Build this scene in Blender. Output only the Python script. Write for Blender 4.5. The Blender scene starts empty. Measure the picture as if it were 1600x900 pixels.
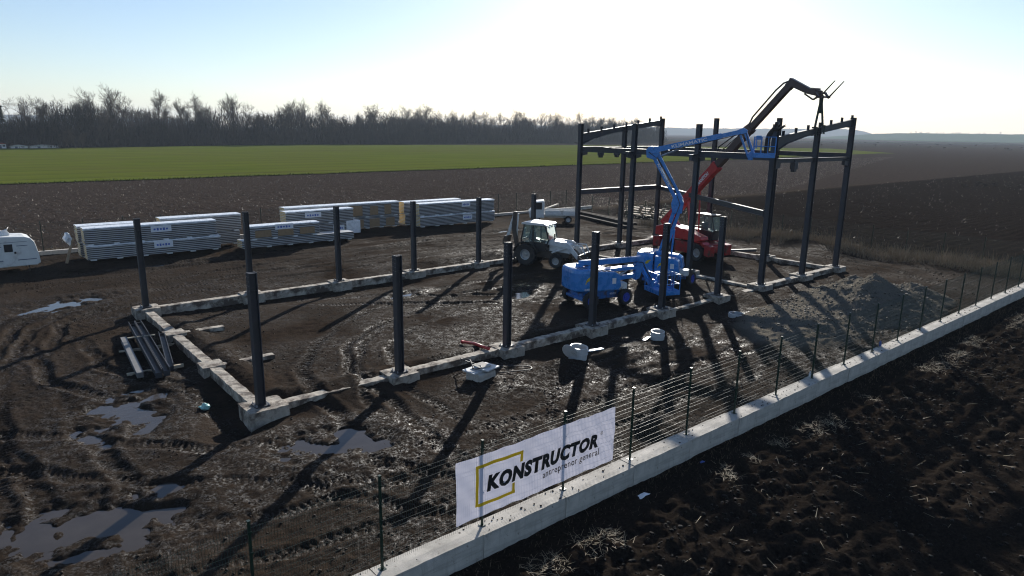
import bpy, bmesh, math, random
import numpy as np
from mathutils import Vector, Matrix, Euler

random.seed(7)
rng = np.random.default_rng(11)
R = math.radians
scene = bpy.context.scene
COL = scene.collection

# ------------------------------------------------------------------ camera
# world frame: X along the building's long side, Y across it, origin at the corner column, z = 0 pedestal top
cam_data = bpy.data.cameras.new('camera')
cam = bpy.data.objects.new('camera', cam_data)
COL.objects.link(cam)
cam_data.sensor_width = 36.0
cam_data.lens = 36.0 * 1058.9 / 1600.0
cam_data.clip_start = 0.1
cam_data.clip_end = 20000
cam.matrix_world = (Matrix.Translation((-6.806, -20.231, 8.5)) @ Matrix.Rotation(0.871 - math.pi / 2, 4, 'Z')
                    @ Matrix.Rotation(math.pi / 2 - 0.2286, 4, 'X') @ Matrix.Rotation(0.0159, 4, 'Z'))
scene.camera = cam

# ------------------------------------------------------------------ world, sun, exposure
SUN_AZ = R(39.3)      # direction towards the sun, measured from +X
SUN_EL = R(19.5)
world = bpy.data.worlds.new('World')
scene.world = world
world.use_nodes = True
wn = world.node_tree.nodes
wl = world.node_tree.links
wn.clear()
sky = wn.new('ShaderNodeTexSky')
sky.sky_type = 'NISHITA'
sky.sun_disc = False
sky.sun_elevation = SUN_EL
sky.sun_rotation = math.pi / 2 - SUN_AZ
sky.altitude = 100
sky.air_density = 1.0
sky.dust_density = 0.25
sky.ozone_density = 2.2
bgn = wn.new('ShaderNodeBackground')
bgn.inputs['Strength'].default_value = 0.077
won = wn.new('ShaderNodeOutputWorld')
wb = wn.new('ShaderNodeMix')          # the photograph's cool white balance
wb.data_type = 'RGBA'
wb.blend_type = 'MULTIPLY'
wb.inputs[0].default_value = 1.0
wb.inputs[7].default_value = (0.97, 0.965, 1.04, 1)
wl.new(sky.outputs['Color'], wb.inputs[6])
wl.new(wb.outputs[2], bgn.inputs['Color'])
wl.new(bgn.outputs['Background'], won.inputs['Surface'])

sun_data = bpy.data.lights.new('sun', 'SUN')
sun_data.energy = 5.0
sun_data.angle = R(0.53)
sun_data.color = (1.0, 0.95, 0.87)
sun = bpy.data.objects.new('sun', sun_data)
COL.objects.link(sun)
sd = Vector((math.cos(SUN_EL) * math.cos(SUN_AZ), math.cos(SUN_EL) * math.sin(SUN_AZ), math.sin(SUN_EL)))
sun.rotation_euler = sd.to_track_quat('Z', 'Y').to_euler()
sun.location = (60, 50, 60)

scene.view_settings.view_transform = 'Standard'
scene.view_settings.look = 'None'
scene.view_settings.exposure = 0.7
scene.view_settings.gamma = 1.0
scene.cycles.filter_width = 1.15

# ------------------------------------------------------------------ material helpers
class NT:
    def __init__(self, m):
        self.t = m.node_tree
        self.n = self.t.nodes
        self.l = self.t.links
    def node(self, kind, **kw):
        nd = self.n.new(kind)
        for k, v in kw.items():
            setattr(nd, k, v)
        return nd
    def link(self, a, b):
        self.l.new(a, b)
    def noise(self, vec, scale, detail=4, rough=0.55):
        nd = self.node('ShaderNodeTexNoise')
        nd.inputs['Scale'].default_value = scale
        nd.inputs['Detail'].default_value = detail
        nd.inputs['Roughness'].default_value = rough
        self.link(vec, nd.inputs['Vector'])
        return nd.outputs['Fac']
    def ramp(self, fac, stops):
        nd = self.node('ShaderNodeValToRGB')
        cr = nd.color_ramp
        while len(cr.elements) < len(stops):
            cr.elements.new(0.5)
        for e, (p, c) in zip(cr.elements, stops):
            e.position = p
            e.color = (c[0], c[1], c[2], 1) if hasattr(c, '__len__') else (c, c, c, 1)
        self.link(fac, nd.inputs['Fac'])
        return nd.outputs['Color']
    def mix(self, fac, a, b):
        nd = self.node('ShaderNodeMix', data_type='RGBA')
        for sock, v in ((nd.inputs[0], fac), (nd.inputs[6], a), (nd.inputs[7], b)):
            if hasattr(v, 'is_output') or hasattr(v, 'links'):
                self.link(v, sock)
            elif hasattr(v, '__len__'):
                sock.default_value = (v[0], v[1], v[2], 1)
            else:
                sock.default_value = v
        return nd.outputs[2]
    def math(self, op, a, b=0.0):
        nd = self.node('ShaderNodeMath', operation=op)
        for sock, v in ((nd.inputs[0], a), (nd.inputs[1], b)):
            if hasattr(v, 'links'):
                self.link(v, sock)
            else:
                sock.default_value = v
        return nd.outputs[0]
    def bump(self, h, strength, dist, normal=None):
        nd = self.node('ShaderNodeBump')
        nd.inputs['Strength'].default_value = strength
        nd.inputs['Distance'].default_value = dist
        self.link(h, nd.inputs['Height'])
        if normal is not None:
            self.link(normal, nd.inputs['Normal'])
        return nd.outputs['Normal']
    def attr(self, name):
        nd = self.node('ShaderNodeAttribute', attribute_name=name)
        return nd.outputs['Fac']

def new_mat(name):
    m = bpy.data.materials.new(name)
    m.use_nodes = True
    nt = NT(m)
    p = nt.n['Principled BSDF']
    return m, nt, p

def mat(name, color, rough=0.5, metal=0.0, var=0.25, scale=6.0, bump=0.0, bscale=40.0, dirt=None, dirt_amt=0.3, spec=0.5, coat=0.0):
    """procedural paint/concrete/plastic: colour mottling, roughness variation, optional dirt patches and fine bump"""
    m, nt, p = new_mat(name)
    tc = nt.node('ShaderNodeTexCoord').outputs['Object']
    n1 = nt.noise(tc, scale, 5)
    c = nt.mix(nt.ramp(n1, [(0.3, 0.0), (0.7, 1.0)]), [v * (1 - var) for v in color], [min(1, v * (1 + var)) for v in color])
    if dirt is not None:
        n2 = nt.noise(tc, scale * 0.6, 6, 0.65)
        lo = 0.62 - dirt_amt * 0.35
        c = nt.mix(nt.ramp(n2, [(lo, 0.0), (lo + 0.16, 1.0)]), c, dirt)
    nt.link(c, p.inputs['Base Color'])
    rr = nt.ramp(n1, [(0.2, max(0.03, rough - 0.1)), (0.8, min(1, rough + 0.1))])
    nt.link(rr, p.inputs['Roughness'])
    p.inputs['Metallic'].default_value = metal
    p.inputs['Specular IOR Level'].default_value = spec
    p.inputs['Coat Weight'].default_value = coat
    p.inputs['Coat Roughness'].default_value = 0.08
    if bump > 0:
        nt.link(nt.bump(nt.noise(tc, bscale, 4), bump, 0.02), p.inputs['Normal'])
    return m

MUDC = (0.06, 0.047, 0.037)
M = {}
M['steel'] = mat('dark painted steel', (0.036, 0.038, 0.045), 0.55, 0.0, 0.25, 3.0, 0.15, 60, dirt=(0.072, 0.058, 0.047), dirt_amt=0.22)
M['steel_plate'] = mat('steel base plate', (0.05, 0.05, 0.055), 0.5, 0.3, 0.3, 5.0)
M['dull_steel'] = mat('dull muddy steel', (0.04, 0.035, 0.03), 0.95, 0, 0.3, 4, spec=0.08)
M['lit_steel'] = mat('sunlit grey steel', (0.17, 0.165, 0.16), 0.65, 0.1, 0.2, 5)  # lighter copy of the steel; sunlight on the pale beam's top put into its colour
M['galv'] = mat('galvanised steel', (0.42, 0.44, 0.46), 0.38, 0.8, 0.2, 9.0)
M['concrete_plain'] = mat('raw concrete', (0.44, 0.41, 0.36), 0.85, 0, 0.22, 2.2, 0.5, 30, dirt=(0.17, 0.14, 0.11), dirt_amt=0.1)
M['concrete_found'] = mat('foundation concrete', (0.42, 0.37, 0.30), 0.9, 0, 0.25, 3.0, 0.6, 22, dirt=(0.095, 0.073, 0.056), dirt_amt=0.52)
M['fence_green'] = mat('green coated wire', (0.014, 0.036, 0.024), 0.5, 0.0, 0.2, 8)
M['post_green'] = mat('green coated post', (0.010, 0.030, 0.019), 0.42, 0.0, 0.2, 8)
M['blue'] = mat('blue lift paint', (0.034, 0.215, 0.56), 0.28, 0, 0.12, 3, dirt=(0.035, 0.10, 0.22), dirt_amt=0.06, coat=0.4)
M['blue_muddy'] = mat('mud-caked blue paint', (0.02, 0.15, 0.46), 0.4, 0, 0.15, 4, 0.3, 25, dirt=MUDC, dirt_amt=0.38)
M['red_muddy'] = mat('mud-caked red paint', (0.32, 0.013, 0.016), 0.42, 0, 0.15, 4, 0.3, 25, dirt=MUDC, dirt_amt=0.36)
M['blue_rim'] = mat('blue wheel rim', (0.02, 0.06, 0.42), 0.4, 0, 0.2, 6, dirt=MUDC, dirt_amt=0.25)
M['red'] = mat('red handler paint', (0.46, 0.016, 0.02), 0.32, 0, 0.15, 3, dirt=(0.12, 0.03, 0.025), dirt_amt=0.08, coat=0.3)
M['boom_grey'] = mat('dark brown grey boom section', (0.075, 0.048, 0.043), 0.42, 0.2, 0.2, 3)
M['white_paint'] = mat('white machine paint', (0.62, 0.62, 0.60), 0.35, 0, 0.12, 3, dirt=(0.2, 0.17, 0.14), dirt_amt=0.25)
M['white_van'] = mat('caravan white', (0.66, 0.66, 0.63), 0.42, 0, 0.08, 2, dirt=(0.36, 0.33, 0.29), dirt_amt=0.15)
M['stripe'] = mat('caravan stripe', (0.10, 0.12, 0.17), 0.5)
M['black'] = mat('black plastic', (0.018, 0.018, 0.019), 0.5, 0, 0.3, 8)
M['rubber'] = mat('muddy tyre rubber', (0.022, 0.021, 0.02), 0.8, 0, 0.3, 6, 0.4, 18, dirt=MUDC, dirt_amt=0.35)
M['mud_steel'] = mat('worn muddy steel', (0.075, 0.06, 0.05), 0.55, 0.3, 0.3, 4, 0.3, 20, dirt=MUDC, dirt_amt=0.4)
M['yellow'] = mat('yellow print', (0.66, 0.46, 0.02), 0.5, 0, 0.06, 3)
M['ink'] = mat('black print', (0.012, 0.012, 0.013), 0.6, 0, 0.1, 3)
M['white_print'] = mat('white print', (0.72, 0.72, 0.72), 0.5, 0, 0.05, 3)
M['blue_print'] = mat('blue print', (0.06, 0.12, 0.42), 0.5, 0, 0.1, 3)
M['core'] = mat('yellow insulation core', (0.62, 0.46, 0.20), 0.9, 0, 0.2, 8, 0.4, 60)
M['skin'] = mat('panel sheet metal', (0.53, 0.54, 0.54), 0.42, 0.1, 0.1, 2)
M['edge'] = mat('panel joint edge', (0.085, 0.08, 0.078), 0.6, 0.1, 0.3, 3)
M['wrap'] = mat('stretch film', (0.76, 0.78, 0.80), 0.3, 0, 0.15, 4, 0.5, 14)
M['card'] = mat('cardboard sheet', (0.30, 0.20, 0.11), 0.85, 0, 0.15, 5)
M['paper'] = mat('label paper', (0.72, 0.73, 0.75), 0.6, 0, 0.05, 5)
M['foam'] = mat('spacer foam', (0.66, 0.66, 0.64), 0.8, 0, 0.1, 8)
M['wood'] = mat('weathered timber', (0.33, 0.25, 0.17), 0.85, 0, 0.3, 5, 0.4, 30)
M['pale_wood'] = mat('pale timber', (0.50, 0.42, 0.31), 0.8, 0, 0.2, 5, 0.3, 30)
M['red_pipe'] = mat('red pipe', (0.42, 0.035, 0.03), 0.35, 0, 0.15, 6)
M['plastic_white'] = mat('white plastic well', (0.46, 0.47, 0.47), 0.42, 0, 0.1, 4, dirt=(0.22, 0.18, 0.15), dirt_amt=0.2)
M['sling'] = mat('lifting sling webbing', (0.03, 0.045, 0.035), 0.85, 0, 0.2, 20)
M['bag'] = mat('white plastic bag', (0.78, 0.79, 0.80), 0.35, 0, 0.08, 10, 0.6, 12)
M['teal_bag'] = mat('pale teal plastic', (0.30, 0.55, 0.50), 0.25, 0, 0.15, 10, 0.6, 12)
M['cloth_dark'] = mat('dark work clothes', (0.03, 0.026, 0.024), 0.9, 0, 0.25, 14, 0.5, 60)
M['helmet'] = mat('dark helmet', (0.05, 0.04, 0.035), 0.4, 0, 0.1, 10)
M['bark'] = mat('grey brown bark', (0.062, 0.048, 0.038), 0.9, 0, 0.3, 1.0)
M['twig'] = mat('bare twigs', (0.066, 0.049, 0.037), 0.9, 0, 0.35, 0.25)
M['brush'] = mat('dark leafless undergrowth', (0.040, 0.033, 0.027), 0.95, 0, 0.4, 0.08)
M['needle'] = mat('spruce needles', (0.02, 0.035, 0.018), 0.9, 0, 0.3, 1.0)
M['straw'] = mat('dry straw', (0.30, 0.245, 0.155), 0.75, 0, 0.35, 2.0)
M['dry_grass'] = mat('dead grass', (0.15, 0.112, 0.068), 0.85, 0, 0.4, 0.6)
M['weed'] = mat('pale dead weeds', (0.24, 0.185, 0.115), 0.85, 0, 0.4, 0.6)
M['stubble'] = mat('pale stubble', (0.36, 0.31, 0.24), 0.6, 0, 0.35, 0.5)
M['roof_red'] = mat('red roof', (0.30, 0.07, 0.05), 0.7)
M['wall_white'] = mat('white render', (0.7, 0.69, 0.66), 0.8)
M['tail_red'] = mat('red tail lamp', (0.5, 0.02, 0.02), 0.2)

def cast_concrete():
    """board-cast wall concrete: mottling, vertical run stains, fine pores, dirt patches"""
    m, nt, p = new_mat('cast wall concrete')
    tc = nt.node('ShaderNodeTexCoord').outputs['Object']
    mp = nt.node('ShaderNodeMapping')
    mp.inputs['Scale'].default_value = (7.0, 7.0, 0.7)
    nt.link(tc, mp.inputs['Vector'])
    mh = nt.node('ShaderNodeMapping')
    mh.inputs['Scale'].default_value = (0.5, 2.0, 9.0)
    nt.link(tc, mh.inputs['Vector'])
    c = nt.mix(nt.ramp(nt.noise(tc, 2.4, 5), [(0.3, 0.0), (0.7, 1.0)]), (0.37, 0.345, 0.30), (0.54, 0.50, 0.44))
    c = nt.mix(nt.ramp(nt.noise(mp.outputs[0], 1.0, 4), [(0.52, 0.0), (0.75, 0.5)]), c, (0.22, 0.20, 0.17))
    c = nt.mix(nt.ramp(nt.noise(mh.outputs[0], 1.0, 3), [(0.56, 0.0), (0.64, 0.35)]), c, (0.26, 0.24, 0.21))
    c = nt.mix(nt.ramp(nt.noise(tc, 5.0, 6, 0.7), [(0.60, 0.0), (0.70, 0.8)]), c, (0.10, 0.078, 0.06))
    nt.link(c, p.inputs['Base Color'])
    p.inputs['Roughness'].default_value = 0.88
    b = nt.bump(nt.noise(mh.outputs[0], 1.5, 3), 0.35, 0.02)
    nt.link(nt.bump(nt.noise(tc, 45, 4), 0.5, 0.012, b), p.inputs['Normal'])
    return m
M['concrete'] = cast_concrete()

def glass_mat():
    m, nt, p = new_mat('cab glass')
    tc = nt.node('ShaderNodeTexCoord').outputs['Object']
    n = nt.noise(tc, 3, 3)
    nt.link(nt.mix(n, (0.55, 0.72, 0.66), (0.62, 0.78, 0.72)), p.inputs['Base Color'])
    p.inputs['Roughness'].default_value = 0.06
    p.inputs['Transmission Weight'].default_value = 0.85
    p.inputs['IOR'].default_value = 1.1
    return m
M['glass'] = glass_mat()

def dark_glass():
    m, nt, p = new_mat('dark window glass')
    tc = nt.node('ShaderNodeTexCoord').outputs['Object']
    nt.link(nt.mix(nt.noise(tc, 2, 2), (0.012, 0.015, 0.018), (0.03, 0.034, 0.04)), p.inputs['Base Color'])
    p.inputs['Roughness'].default_value = 0.08
    return m
M['dark_glass'] = dark_glass()

def banner_mat(name='translucent banner cloth', c0=(0.66, 0.645, 0.74), c1=(0.75, 0.735, 0.83)):
    m, nt, p = new_mat(name)
    tc = nt.node('ShaderNodeTexCoord').outputs['Object']
    n = nt.noise(tc, 2.5, 4)
    col = nt.mix(n, c0, c1)
    d = nt.node('ShaderNodeBsdfDiffuse')
    t = nt.node('ShaderNodeBsdfTranslucent')
    mx = nt.node('ShaderNodeMixShader')
    mx.inputs[0].default_value = 0.27
    nt.link(col, d.inputs['Color'])
    nt.link(col, t.inputs['Color'])
    nt.link(d.outputs[0], mx.inputs[1])
    nt.link(t.outputs[0], mx.inputs[2])
    out = nt.n['Material Output']
    nt.link(mx.outputs[0], out.inputs['Surface'])
    nt.n.remove(p)
    return m
M['banner'] = banner_mat()
M['banner_yellow'] = banner_mat('yellow banner print', (0.72, 0.50, 0.03), (0.80, 0.56, 0.04))

def water_mat():
    m, nt, p = new_mat('muddy puddle water')
    tc = nt.node('ShaderNodeTexCoord').outputs['Object']
    nt.link(nt.mix(nt.noise(tc, 1.5, 4), (0.036, 0.030, 0.025), (0.070, 0.058, 0.047)), p.inputs['Base Color'])
    p.inputs['Roughness'].default_value = 0.10
    p.inputs['IOR'].default_value = 1.33
    nt.link(nt.bump(nt.noise(tc, 7, 3), 0.16, 0.02), p.inputs['Normal'])
    return m
M['water'] = water_mat()

# ------------------------------------------------------------------ object helpers
def tag(o, label=None, cat=None, group=None, kind=None):
    if label: o['label'] = label
    if cat: o['category'] = cat
    if group: o['group'] = group
    if kind: o['kind'] = kind
    return o

def thing(name, label, cat, loc=(0, 0, 0), rz=0.0, group=None):
    o = bpy.data.objects.new(name, None)
    o.empty_display_size = 0.3
    COL.objects.link(o)
    o.location = loc
    o.rotation_euler = (0, 0, rz)
    return tag(o, label, cat, group)

def link_mesh(name, me, parent=None):
    o = bpy.data.objects.new(name, me)
    COL.objects.link(o)
    if parent is not None:
        o.parent = parent
    return o

class MB:
    """collects solids and builds them as one mesh object"""
    def __init__(self):
        self.v = []; self.f = []; self.m = []
    def add(self, verts, faces, mi=0):
        b = len(self.v)
        self.v.extend([tuple(p) for p in verts])
        for f in faces:
            self.f.append(tuple(b + i for i in f))
            self.m.append(mi)
        return self
    def box(self, c, s, mi=0, rot=None):
        x, y, z = s[0] / 2, s[1] / 2, s[2] / 2
        vs = [Vector(p) for p in ((-x, -y, -z), (x, -y, -z), (x, y, -z), (-x, y, -z), (-x, -y, z), (x, -y, z), (x, y, z), (-x, y, z))]
        if rot is not None:
            mt = Euler(rot).to_matrix()
            vs = [mt @ p for p in vs]
        c = Vector(c)
        return self.add([p + c for p in vs], [(3, 2, 1, 0), (4, 5, 6, 7), (0, 1, 5, 4), (1, 2, 6, 5), (2, 3, 7, 6), (3, 0, 4, 7)], mi)
    def bar(self, p0, p1, w, h, mi=0, up=(0, 0, 1), w1=None, h1=None):
        """rectangular bar between two points, w across, h along 'up'; may taper"""
        p0, p1 = Vector(p0), Vector(p1)
        d = (p1 - p0).normalized()
        u = Vector(up)
        side = d.cross(u)
        if side.length < 1e-4:
            side = d.cross(Vector((1, 0, 0)))
        side.normalize()
        u = side.cross(d)
        w1 = w if w1 is None else w1
        h1 = h if h1 is None else h1
        vs = []
        for p, a, b in ((p0, w, h), (p1, w1, h1)):
            for sx, sy in ((-1, -1), (1, -1), (1, 1), (-1, 1)):
                vs.append(p + side * (sx * a / 2) + u * (sy * b / 2))
        return self.add(vs, [(0, 1, 2, 3), (7, 6, 5, 4), (1, 0, 4, 5), (2, 1, 5, 6), (3, 2, 6, 7), (0, 3, 7, 4)], mi)
    def ibeam(self, p0, p1, w, h, tf, tw, mi=0, up=(0, 0, 1)):
        p0, p1 = Vector(p0), Vector(p1)
        d = (p1 - p0).normalized()
        u = Vector(up)
        side = d.cross(u).normalized()
        u = side.cross(d)
        prof = [(-w / 2, -h / 2), (w / 2, -h / 2), (w / 2, -h / 2 + tf), (tw / 2, -h / 2 + tf), (tw / 2, h / 2 - tf), (w / 2, h / 2 - tf),
                (w / 2, h / 2), (-w / 2, h / 2), (-w / 2, h / 2 - tf), (-tw / 2, h / 2 - tf), (-tw / 2, -h / 2 + tf), (-w / 2, -h / 2 + tf)]
        n = len(prof)
        vs = [p + side * a + u * b for p in (p0, p1) for a, b in prof]
        fs = [(i, i + n, (i + 1) % n + n, (i + 1) % n) for i in range(n)]
        for o in (0, n):
            fs += [(o + 0, o + 1, o + 2, o + 11), (o + 11, o + 2, o + 3, o + 10), (o + 10, o + 3, o + 4, o + 9), (o + 9, o + 4, o + 5, o + 8), (o + 8, o + 5, o + 6, o + 7)]
        return self.add(vs, fs, mi)
    def tube(self, pts, r, n=8, mi=0, caps=True):
        pts = [Vector(p) for p in pts]
        rs = r if hasattr(r, '__len__') else [r] * len(pts)
        vs, fs = [], []
        prev = None
        for i, p in enumerate(pts):
            d = (pts[min(i + 1, len(pts) - 1)] - pts[max(i - 1, 0)]).normalized()
            if prev is None:
                a = d.cross(Vector((0, 0, 1)))
                if a.length < 0.05:
                    a = d.cross(Vector((1, 0, 0)))
            else:
                a = prev - d * prev.dot(d)
            a.normalize()
            prev = a
            b = d.cross(a)
            for k in range(n):
                t = 2 * math.pi * k / n
                vs.append(p + (a * math.cos(t) + b * math.sin(t)) * rs[i])
        for i in range(len(pts) - 1):
            for k in range(n):
                k2 = (k + 1) % n
                fs.append((i * n + k, i * n + k2, (i + 1) * n + k2, (i + 1) * n + k))
        if caps:
            fs.append(tuple(reversed(range(n))))
            fs.append(tuple(range((len(pts) - 1) * n, len(pts) * n)))
        return self.add(vs, fs, mi)
    def prism(self, prof, y0, y1, mi=0, tf=None):
        """profile of (x, z) extruded along y"""
        n = len(prof)
        vs = [Vector((x, y, z)) for y in (y0, y1) for x, z in prof]
        if tf is not None:
            vs = [tf @ v for v in vs]
        fs = [(i, (i + 1) % n, (i + 1) % n + n, i + n) for i in range(n)]
        fs.append(tuple(reversed(range(n))))
        fs.append(tuple(range(n, 2 * n)))
        return self.add(vs, fs, mi)
    def lathe_y(self, prof, c, n=24, mi=0):
        """profile of (radius, y) turned about the y axis through c"""
        c = Vector(c)
        vs, fs = [], []
        k = len(prof)
        for i in range(n):
            t = 2 * math.pi * i / n
            for r, y in prof:
                vs.append(c + Vector((r * math.cos(t), y, r * math.sin(t))))
        for i in range(n):
            j = (i + 1) % n
            for q in range(k - 1):
                fs.append((i * k + q, i * k + q + 1, j * k + q + 1, j * k + q))
        return self.add(vs, fs, mi)
    def lathe_z(self, prof, c, n=24, mi=0):
        c = Vector(c)
        vs, fs = [], []
        k = len(prof)
        for i in range(n):
            t = 2 * math.pi * i / n
            for r, z in prof:
                vs.append(c + Vector((r * math.cos(t), r * math.sin(t), z)))
        for i in range(n):
            j = (i + 1) % n
            for q in range(k - 1):
                fs.append((i * k + q, j * k + q, j * k + q + 1, i * k + q + 1))
        return self.add(vs, fs, mi)
    def mesh(self, name, mats):
        me = bpy.data.meshes.new(name)
        me.from_pydata(self.v, [], self.f)
        if not isinstance(mats, (list, tuple)):
            mats = [mats]
        for mm in mats:
            me.materials.append(M[mm] if isinstance(mm, str) else mm)
        if len(mats) > 1:
            me.polygons.foreach_set('material_index', self.m)
        bm = bmesh.new()
        bm.from_mesh(me)
        bmesh.ops.recalc_face_normals(bm, faces=bm.faces)
        bm.to_mesh(me)
        bm.free()
        return me
    def build(self, name, mats, parent=None, bevel=0.0, smooth=False, seg=2):
        me = self.mesh(name, mats)
        if smooth:
            me.polygons.foreach_set('use_smooth', [True] * len(me.polygons))
        o = link_mesh(name, me, parent)
        if bevel > 0:
            b = o.modifiers.new('bevel', 'BEVEL')
            b.width = bevel
            b.segments = seg
            b.limit_method = 'ANGLE'
            b.angle_limit = R(40)
        return o

def rough_block(mb, c, s, amp=0.02, cell=0.16, mi=0, seed=0):
    """concrete block with slightly uneven faces and chipped edges"""
    rr = random.Random(seed)
    nx, ny, nz = [max(2, int(round(d / cell))) for d in s]
    idx = {}
    vs, fs = [], []
    def vert(i, j, k):
        key = (i, j, k)
        if key not in idx:
            ed = (i in (0, nx)) + (j in (0, ny)) + (k in (0, nz))
            a = amp * (1.0 if ed == 1 else 1.5)
            p = [c[0] - s[0] / 2 + s[0] * i / nx, c[1] - s[1] / 2 + s[1] * j / ny, c[2] - s[2] / 2 + s[2] * k / nz]
            for q, (t, n) in enumerate(((i, nx), (j, ny), (k, nz))):
                inward = 1 if t == 0 else (-1 if t == n else 0)
                p[q] += rr.uniform(-0.4, 1.0) * a * inward if inward else rr.uniform(-0.3, 0.3) * a
            idx[key] = len(vs)
            vs.append(tuple(p))
        return idx[key]
    for i in range(nx):
        for j in range(ny):
            fs.append((vert(i, j, 0), vert(i, j + 1, 0), vert(i + 1, j + 1, 0), vert(i + 1, j, 0)))
            fs.append((vert(i, j, nz), vert(i + 1, j, nz), vert(i + 1, j + 1, nz), vert(i, j + 1, nz)))
    for i in range(nx):
        for k in range(nz):
            fs.append((vert(i, 0, k), vert(i + 1, 0, k), vert(i + 1, 0, k + 1), vert(i, 0, k + 1)))
            fs.append((vert(i, ny, k), vert(i, ny, k + 1), vert(i + 1, ny, k + 1), vert(i + 1, ny, k)))
    for j in range(ny):
        for k in range(nz):
            fs.append((vert(0, j, k), vert(0, j, k + 1), vert(0, j + 1, k + 1), vert(0, j + 1, k)))
            fs.append((vert(nx, j, k), vert(nx, j + 1, k), vert(nx, j + 1, k + 1), vert(nx, j, k + 1)))
    return mb.add(vs, fs, mi)

def text_mesh(body, size, material, bold=0.0, shear=0.0, width=None, depth=0.001, spacing=1.0):
    """lettering as a thin mesh in the x-y plane; width stretches it to that length"""
    cu = bpy.data.curves.new('lettering', 'FONT')
    cu.body = body
    cu.size = size
    cu.offset = bold
    cu.space_character = spacing
    cu.shear = shear
    cu.extrude = depth
    cu.resolution_u = 3
    ob = bpy.data.objects.new('lettering', cu)
    me = bpy.data.meshes.new_from_object(ob)
    bpy.data.objects.remove(ob)
    bpy.data.curves.remove(cu)
    co = np.empty(len(me.vertices) * 3)
    me.vertices.foreach_get('co', co)
    co = co.reshape(-1, 3)
    co[:, 0] -= co[:, 0].min()
    if width:
        co[:, 0] *= width / max(1e-6, co[:, 0].max())
    me.vertices.foreach_set('co', co.ravel())
    me.materials.clear()
    me.materials.append(M[material])
    me.update()
    return me

def copy_tree(o, parent=None):
    c = o.copy()
    COL.objects.link(c)
    if parent is not None:
        c.parent = parent
    for ch in list(o.children):
        copy_tree(ch, c)
    return c
# ------------------------------------------------------------------ terrain
def _hash(ix, iy, seed):
    h = (ix.astype(np.int64) * 374761393 + iy.astype(np.int64) * 668265263 + seed * 1442695041) & 0xFFFFFFFF
    h = ((h ^ (h >> 13)) * 1274126177) & 0xFFFFFFFF
    h = h ^ (h >> 16)
    return (h & 0xFFFF).astype(np.float64) / 65535.0

def vnoise(x, y, seed=0):
    ix, iy = np.floor(x), np.floor(y)
    fx, fy = x - ix, y - iy
    fx = fx * fx * (3 - 2 * fx)
    fy = fy * fy * (3 - 2 * fy)
    a = _hash(ix, iy, seed); b = _hash(ix + 1, iy, seed)
    c = _hash(ix, iy + 1, seed); d = _hash(ix + 1, iy + 1, seed)
    return (a * (1 - fx) + b * fx) * (1 - fy) + (c * (1 - fx) + d * fx) * fy - 0.5

def fbm(x, y, f, octv=4, seed=0, gain=0.5):
    s = np.zeros_like(x); amp = 1.0
    for o in range(octv):
        c, sn = math.cos(0.6 * o + 0.3), math.sin(0.6 * o + 0.3)
        s += amp * vnoise((x * c - y * sn) * f + 17.3 * o, (x * sn + y * c) * f - 9.1 * o, seed + o)
        f *= 2.03
        amp *= gain
    return s

def sstep(a, b, x):
    t = np.clip((x - a) / (b - a), 0, 1)
    return t * t * (3 - 2 * t)

def gauss(x, y, cx, cy, sx, sy, ang=0.0):
    c, s = math.cos(ang), math.sin(ang)
    u = (x - cx) * c + (y - cy) * s
    v = -(x - cx) * s + (y - cy) * c
    return np.exp(-0.5 * ((u / sx) ** 2 + (v / sy) ** 2))

# (centre x, y, radius x, radius y, angle, water level)
PUDDLES = [(-2.75, 19.4, 2.3, 1.25, 0.35, -0.40),
           (-3.25, 2.9, 1.25, 2.3, -0.45, -0.50),
           (0.85, -3.25, 1.75, 1.15, -0.35, -0.43),
           (-5.2, -3.5, 2.3, 1.35, -0.35, -0.49),
           (-3.4, -2.9, 0.8, 0.45, -0.4, -0.47),
           (4.2, 27.6, 2.6, 0.5, 0.05, -0.44),
           (21.0, 26.0, 2.4, 0.45, 0.1, -0.43),
           (31.5, 26.8, 3.0, 0.6, 0.05, -0.43),
           (17.3, 7.6, 1.5, 0.6, 0.5, -0.46),
           (12.0, 11.2, 1.2, 0.4, 0.3, -0.44),
           (-7.2, 10.0, 0.5, 2.0, 0.1, -0.45)]

def smooth_path(pts, n=60):
    pts = [np.array(p, float) for p in pts]
    P = [2 * pts[0] - pts[1]] + pts + [2 * pts[-1] - pts[-2]]
    out = []
    for i in range(1, len(P) - 2):
        for t in np.linspace(0, 1, max(3, n // (len(pts) - 1)), endpoint=False):
            out.append(0.5 * ((2 * P[i]) + (-P[i - 1] + P[i + 1]) * t + (2 * P[i - 1] - 5 * P[i] + 4 * P[i + 1] - P[i + 2]) * t * t
                              + (-P[i - 1] + 3 * P[i] - 3 * P[i + 1] + P[i + 2]) * t ** 3))
    out.append(pts[-1])
    return np.array(out)

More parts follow.
